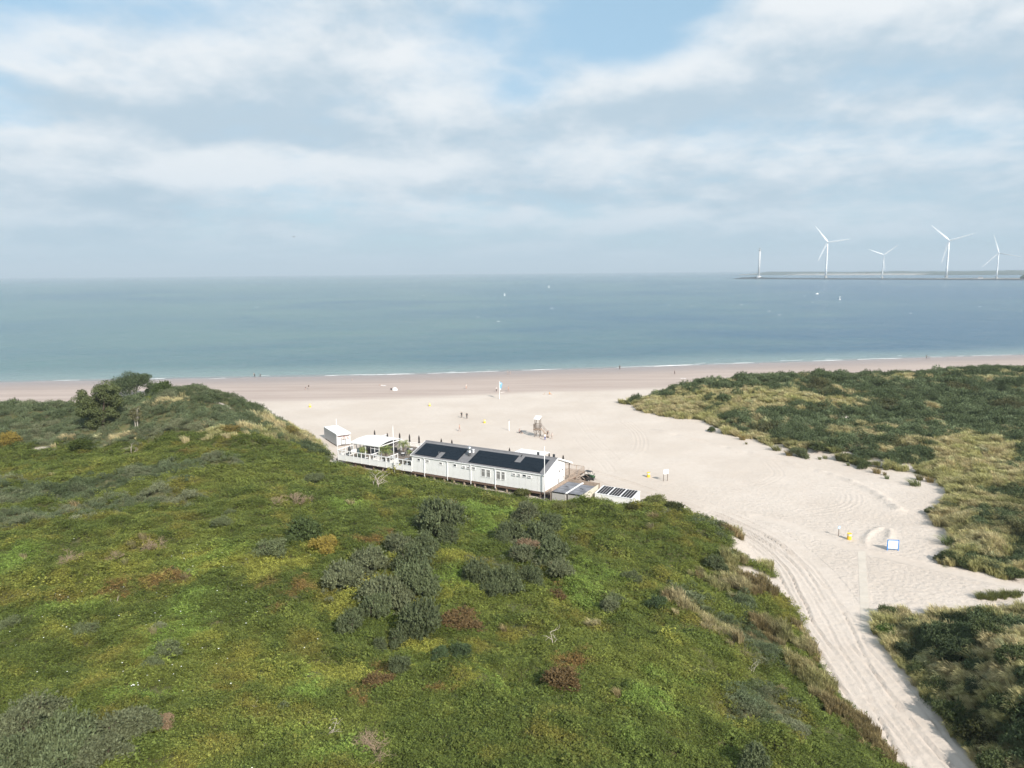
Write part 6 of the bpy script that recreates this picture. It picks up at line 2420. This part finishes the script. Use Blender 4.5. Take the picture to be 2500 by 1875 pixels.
for u, v, w, kd, lab in [(738, 1322, 80, DKGR, 'large dark green round bush left of the yellow bush'), (655, 1352, 66, SAGE, 'grey bush left of the large dark green bush'), (794, 1336, 58, YELB, 'golden yellow bush beside the dark green bush'),
                         (544, 1278, 38, SAGE, 'small bluish grey bush alone on the left green slope'), (560, 1255, 26, SAGE, 'tiny grey bush just above the bluish grey one on the left slope'), (766, 1176, 40, SAGE, 'grey-blue bush on the slope below the white flagpole'),
                         (220, 1545, 46, SAGE, 'low grey bush in the yellow-green brambles at far left'), (407, 1592, 54, SAGE, 'grey bush low in the left foreground brambles'), (372, 1630, 44, SAGE, 'grey-green bush right below the grey bush in the left foreground'),
                         (24, 1530, 34, SAGE, 'grey bush touching the left edge of the photo'), (1116, 1530, 84, RUSTB, 'reddish brown bush right of the central thicket'), (1357, 1455, 46, RUSTB, 'small reddish brown bush beside a dark shaded hollow'),
                         (1369, 1670, 84, RUSTB, 'wide reddish brown bush low in the foreground'), (917, 1668, 60, RUSTB, 'rust-coloured bush at the foot of the central thicket'), (1746, 1390, 40, GREYG, 'round grey bush on the right slope near the sand patches'),
                         (1118, 1600, 48, TEAL, 'blue-green bush below the reddish brown bush, right of two'), (1072, 1606, 38, TEAL, 'blue-green bush below the reddish brown bush, left of two'), (1290, 1345, 52, TANB, 'pale pinkish dry shrub within the central thicket'),
                         (1500, 1470, 46, SAGE, 'grey twiggy bush right of the central thicket'), (1600, 1480, 40, TEAL, 'bluish bush on the right part of the near dune'), (1840, 1880, 60, GREYG, 'grey bush at the bottom edge right of centre'),
                         (1545, 1412, 40, SAGE, 'grey bush on the ridge right of the central thicket'), (1362, 1240, 38, ((.165, .175, .062), .75, True), 'dark green bush right in front of the sheds'), (1275, 1208, 36, ((.165, .175, .062), .75, True), 'olive bush against the pavilion wall right of the windows'), (990, 1150, 28, ((.13, .13, .05), .9, False), 'olive shrub against the terrace fence beside the pavilion'),
                         (1080, 1168, 34, ((.10, .10, .03), .7, False), 'low yellow-green shrub below the pavilion wall'), (1394, 1243, 34, ((.165, .175, .062), .75, True), 'dark green bush in front of the right shed'), (1600, 1232, 50, ((.165, .175, .062), .75, True), 'dark green bush topping the dune right of the container'), (1640, 1248, 42, ((.07, .08, .03), .8, False), 'olive bush on the dune edge right of the container'),
                         (1480, 1250, 44, ((.075, .085, .03), .7, False), 'olive bush in front of the white container'), (1540, 1245, 34, ((.085, .085, .03), .7, False), 'low olive shrub at the right corner of the white container')]:
    add_bush(u, v, w, kd, lab, None)

# dune-edge tufts and bushes standing apart on the sand of the right dunes
TUFT = [grass_tuft(340 + i, n=150, R=.5, h=1.15, w=.035, mat_=LEAF_O) for i in range(3)]
c4 = lambda x, y: (1400 + x / 2.011, 850 + y / 2.011)
ED = [(680, 405, 44, 'b'), (830, 448, 36, 'g'), (870, 430, 30, 'g'), (930, 455, 40, 'g'), (1000, 500, 56, 'g'), (1110, 525, 90, 'b'), (1190, 495, 90, 'b'), (1330, 545, 66, 'b'), (1210, 545, 16, 'g'), (1060, 525, 40, 'g'), (1420, 580, 70, 'b'), (1490, 612, 40, 'g'), (1540, 640, 22, 'g'), (1530, 622, 20, 'g'), (1535, 595, 30, 'g'),
      (1680, 672, 60, 'g'), (1700, 645, 36, 'g'), (1750, 655, 40, 'g'), (1755, 805, 56, 'b'), (1830, 780, 70, 'b'), (1850, 960, 80, 'g'), (1840, 1040, 90, 'b'), (1920, 1060, 80, 'b'), (2060, 1080, 90, 'b'), (2160, 1125, 90, 'b'), (650, 360, 20, 'g'), (850, 470, 14, 'g'), (1350, 575, 18, 'g')]
for i, (x, y, w, t) in enumerate(sorted(ED)):
    u, v = c4(x, y)
    p = hit(u, v, .1)
    dist = math.sqrt(p[0] ** 2 + p[1] ** 2 + (CAM_Z - p[2]) ** 2)
    r = w / 2.011 * .5 / F_PX * dist * 1.1
    if t == 'b':
        add_bush(u, v, w / 2.011 * .8, ((.105, .130, .055), .9, True) if i % 2 else ((.140, .160, .080), .85, True), f'dark bush on the right dune sandy edge, {ORD[i]} plant from the left', 'plants along the sandy edge of the right dune')
    else:
        root = thing('marram_tuft', f'pale grass tuft on the right dune sandy edge, {ORD[i]} plant from the left', 'grass tuft', (p[0], p[1], p[2] - .05), 0, 'plants along the sandy edge of the right dune')
        o = put('blades', TUFT[i % 3], root, (0, 0, 0), (0, 0, .3 * math.sin(i * 3)))
        o.scale = (r * 1.3, r * 1.3, max(.55, min(1.1, r * 1.4)))
        o.color = (.20 + .05 * math.sin(i), .19, .075, 1)
        o2 = put('base_litter', STEM[i % 3], root, (0, 0, -.05))
        o2.scale = (r * .6, r * .6, .3)
for i, (u, v, w) in enumerate([(2408, 1462, 40), (2440, 1458, 44), (2475, 1456, 40)]):
    p = hit(u, v)
    root = thing('marram_tuft', ['left', 'middle', 'right'][i] + ' tuft of the small grass island on sand at the right edge', 'grass tuft', (p[0], p[1], p[2] - .05), 0, 'grass island on the sand')
    for j in range(4):
        o = put('blades', TUFT[(i + j) % 3], root, ((j - 1.5) * .5, .3 * math.sin(j * 2 + i), 0), (0, 0, .4 * j))
        o.scale = (.9, .9, .75)
        o.color = (.165, .18, .06, 1)


# dead bleached branches
def dead_branch(u, v, hpx, label, seed, dense=False, col=None):
    p = hit(u, v, .2)
    dist = math.sqrt(p[0] ** 2 + p[1] ** 2 + (CAM_Z - p[2]) ** 2)
    h = hpx / F_PX * dist * (.50 if dense else .75)
    r = np.random.default_rng(seed)
    root = thing('dead_branch', label, 'dead wood', (p[0], p[1], p[2] + .1), r.uniform(0, 6), 'dead wood standing in the brambles')

    def grow(mb, p0, d, L, rad, depth):
        pts = [p0]
        q = np.array(p0, float)
        dd = np.array(d, float)
        for i in range(4):
            dd = dd + r.normal(0, .22, 3)
            dd /= np.linalg.norm(dd)
            q = q + dd * L / 4
            pts.append(tuple(q))
            if depth > 0 and i >= 1:
                for _ in range(2 if dense else 1):
                    if r.uniform() < .85:
                        e = dd + r.normal(0, .75, 3)
                        e[2] = abs(e[2]) * .7 + .1
                        grow(mb, tuple(q), e / np.linalg.norm(e), L * r.uniform(.45, .7), rad * .55, depth - 1)
        mb.tube(pts, [rad, rad * .85, rad * .7, rad * .5, rad * .25], 5)
    n = 5 if dense else 2
    for i in range(n):
        a = r.uniform(0, 6.28)
        tilt = r.uniform(.3, .9)
        mb = MB()
        grow(mb, (0, 0, -.3), (math.cos(a) * math.sin(tilt), math.sin(a) * math.sin(tilt), math.cos(tilt)), h * 1.15, max(.03, h * .035), 2 if not dense else 3)
        mb.build('limb', col or BRANCH, root)


TWIG = mat('dry_twigs', (.34, .25, .17), .9, var=.2)
for i, (u, v, h, lab, dn_) in enumerate([(791, 1795, 46, 'forked bleached dead branch at the bottom left of centre', False), (722, 1785, 34, 'smaller bleached forked branch left of the big one', False), (614, 1725, 26, 'thin bleached twig sticking out of the left foreground brambles', False), (630, 1832, 24, 'low sprawling bleached branch near the bottom edge', False),
                                         (1351, 1575, 46, 'bleached branching dead wood right of the central thicket', False), (908, 1188, 40, 'left of two bleached dead branches in front of the pavilion', False), (924, 1194, 38, 'right of two bleached dead branches in front of the pavilion', False),
                                         (909, 1845, 66, 'tall pinkish dry dead shrub at the bottom edge', True), (725, 1232, 40, 'dry tan bush of dead twigs on the slope below the tent', True), (676, 1228, 26, 'small tuft of dry tan twigs left of the larger one', True), (752, 1225, 24, 'thin dry twigs right of the larger tan bush', True), (376, 1345, 38, 'dry tan dead twigs on the left slope', True), (172, 1372, 34, 'dry tan twigs among yellow brambles at far left', True), (283, 1365, 28, 'small dry tan twigs left of the dead twigs on the left slope', True), (318, 1108, 24, 'bleached dead trunk leaning in the hollow below the trees', False), (282, 1475, 18, 'small bleached stump in the far left brambles', False), (1838, 1640, 22, 'thin pale twig on the right slope above the sand road', False), (1905, 1690, 26, 'pinkish dry twigs on the right slope beside dry grass', True)]):
    dead_branch(u, v, h, lab, 600 + i, dn_, TWIG if dn_ else None)


# trees on the left dune
def tree(u, v, wpx, hpx, label, col, seed, trunk_m, crown_from=.25, nleaf=24000, leaf=.34, brown=False):
    p = hit(u, v, .2)
    dist = math.sqrt(p[0] ** 2 + p[1] ** 2 + (CAM_Z - p[2]) ** 2)
    W_, H_ = wpx / F_PX * dist, hpx / F_PX * dist
    r = np.random.default_rng(seed)
    root = thing('dune_tree', label, 'tree', (p[0], p[1], p[2] - .2), 0)
    tr = MB()
    tips = []
    nst = 5
    for i in range(nst):
        a = r.uniform(0, 6.28)
        d = W_ * .30 * r.uniform(.3, 1)
        pts = [(0 + math.cos(a) * .25, math.sin(a) * .25, -.3), (math.cos(a) * d * .45, math.sin(a) * d * .45, H_ * .35), (math.cos(a) * d, math.sin(a) * d, H_ * r.uniform(.6, .85))]
        tr.tube(pts, [.16, .11, .04], 6)
        for j in range(5):
            t = r.uniform(.3, .95)
            b = np.array(pts[1]) * (1 - t) + np.array(pts[2]) * t
            a2 = r.uniform(0, 6.28)
            e = b + np.array([math.cos(a2) * W_ * .22, math.sin(a2) * W_ * .22, H_ * r.uniform(.05, .22)])
            tr.tube([tuple(b), tuple((b + e) / 2 + r.normal(0, .1, 3)), tuple(e)], [.05, .035, .012], 5)
            tips.append(e)
    tr.build('trunk', trunk_m, root)
    cl = []
    for i in range(46):
        for _ in range(30):
            q = r.uniform(-1, 1, 3)
            if q @ q < 1:
                break
        c = np.array([q[0] * W_ * .46, q[1] * W_ * .40, H_ * (crown_from + (1 - crown_from) * (.5 + .5 * q[2]) * .96)])
        cl.append((c, r.uniform(.12, .21) * W_))
    cl += [(t, .10 * W_) for t in tips[::2]]
    P, N, U = [], [], []
    per = nleaf // len(cl)
    for c, R in cl:
        v3 = r.normal(0, 1, (per, 3))
        v3 = unit(v3) * (R * r.uniform(.35, 1.1, per) ** .6)[:, None]
        P.append(c + v3 * np.array([1, 1, .75]))
        N.append(v3 / R + r.normal(0, .5, v3.shape) + np.array([0, 0, .3]))
        U.append(r.normal(0, 1, v3.shape))
    P, N, U = np.concatenate(P), unit(np.concatenate(N)), np.concatenate(U)
    ok = P[:, 2] > .15
    P, N, U = P[ok], N[ok], U[ok]
    U = unit(U - N * (U * N).sum(1, keepdims=True))
    L = r.uniform(.7, 1.3, len(P)) * leaf
    V, Fc = leaves(P, N, U, L, L * .6)
    lv = np.repeat(np.clip(.5 + r.normal(0, .28, len(P)), 0, 1), 4)
    o = put('crown', np_mesh('tree_leaves', V, Fc, [LEAF_O], False, {'lv': ('FLOAT', lv)}), root)
    o.color = tuple(col) + (1,)
    return root


tree(248, 1046, 88, 106, 'larger bushy green tree on the left dune with brownish lower branches', (.115, .135, .055), 701, BARK, .10)
tree(324, 968, 82, 54, 'dark rounded tree on the left dune skyline, right of the larger one', (.075, .10, .045), 702, BARK_PALE, .22, 16000)
tree(334, 1048, 26, 58, 'slender pale sapling right of the larger tree', (.155, .15, .075), 703, BARK_PALE, .35, 1500, .26)
add_bush(400, 962, 40, DKGR, 'dark bush on the skyline right of the dark rounded tree, right of two', None)
add_bush(376, 962, 36, DKGR, 'dark bush on the skyline right of the dark rounded tree, left of two', None)
for u, v, w, kd, lab in [(25, 1085, 34, ((.26, .20, .05), 1.2, False), 'yellowish shrub at the far left below the skyline'), (205, 1095, 44, ((.075, .10, .025), .8, False), 'bright green low bush in the hollow below the larger tree'), (700, 1058, 40, ((.19, .16, .05), .7, False), 'golden shrub on the marram slope left of the white trailer, right of two'), (555, 1055, 50, ((.20, .16, .05), .6, False), 'golden shrub on the marram slope left of the white trailer, left of two')]:
    add_bush(u, v, w, kd, lab, None)

# shade-casting bushes that edge the sand road in the lower right
for i, (u, v, w, kd) in enumerate(sorted([(2160, 1545, 60, ((.10, .15, .04), .8, False)), (2215, 1600, 70, ((.075, .095, .05), .9, True)), (2240, 1640, 60, ((.100, .124, .052), 1.0, True)), (2290, 1690, 80, ((.100, .124, .052), 1.0, True)), (2330, 1750, 90, ((.100, .124, .052), 1.0, True)), (2390, 1800, 90, ((.07, .075, .03), .9, False)), (2440, 1880, 100, ((.100, .124, .052), 1.0, True)), (2330, 1600, 90, ((.06, .08, .04), .9, True)), (2420, 1560, 90, ((.100, .124, .052), 1.0, True)), (2480, 1620, 90, ((.100, .124, .052), 1.0, True)), (2380, 1680, 70, ((.07, .09, .05), .9, True)), (2460, 1740, 90, ((.100, .124, .052), 1.0, True)), (2160, 1500, 60, ((.100, .124, .052), 1.0, True))], key=lambda q: q[0] + q[1] * .01)):
    add_bush(u, v, w * .62, kd, f'bush on the lower right dune beside the sand road, {ORD[i]} from its left', 'bushes of the lower right dune')


# white bindweed flowers dotted through the left brambles
def flowers():
    mb = MB()
    spots = [(480, 1365, 60, 25, 34), (420, 1600, 60, 60, 40), (150, 1540, 120, 60, 40), (330, 1670, 30, 20, 14), (500, 1500, 130, 60, 24), (250, 1420, 150, 60, 22), (700, 1620, 160, 120, 14)]
    for u0, v0, su, sv, n in spots:
        for _ in range(n // 2):
            p = hit(u0 + rng.normal(0, su), v0 + rng.normal(0, sv), .2)
            z = p[2] + rng.uniform(.45, .75)
            r = rng.uniform(.035, .07)
            a0 = rng.uniform(0, 6)
            vs = [(p[0], p[1], z - r * .5)] + [(p[0] + r * math.cos(a0 + i * 1.2566), p[1] + r * math.sin(a0 + i * 1.2566), z + r * .25) for i in range(5)]
            mb.add(vs, [(0, i + 1, (i + 1) % 5 + 1) for i in range(5)])
    o = mb.build('bindweed_flowers', mat('white_petal', (.75, .76, .72), .7))
    tag(o, 'tiny white bindweed flowers dotted through the left brambles', 'flowers', kind='stuff')


flowers()

# ------------------------------------------------------------------ air
def make_haze():
    mb = MB().box(-24000, 24000, -1500, 23500, -8.5, 330)
    m = bpy.data.materials.new('haze_air')
    m.use_nodes = True
    k = NT(m.node_tree)
    v = k.n('ShaderNodeVolumePrincipled')
    v.inputs['Color'].default_value = (0.71, 0.83, 0.935, 1)
    v.inputs['Density'].default_value = HAZE_DENSITY
    v.inputs['Anisotropy'].default_value = 0.0
    o = k.n('ShaderNodeOutputMaterial')
    k.put(o.inputs['Volume'], v.outputs[0])
    h = mb.build('haze', m)
    h.display_type = 'WIRE'
    tag(h, 'pale sea haze hanging over the water and beach', 'haze', kind='stuff')


make_haze()
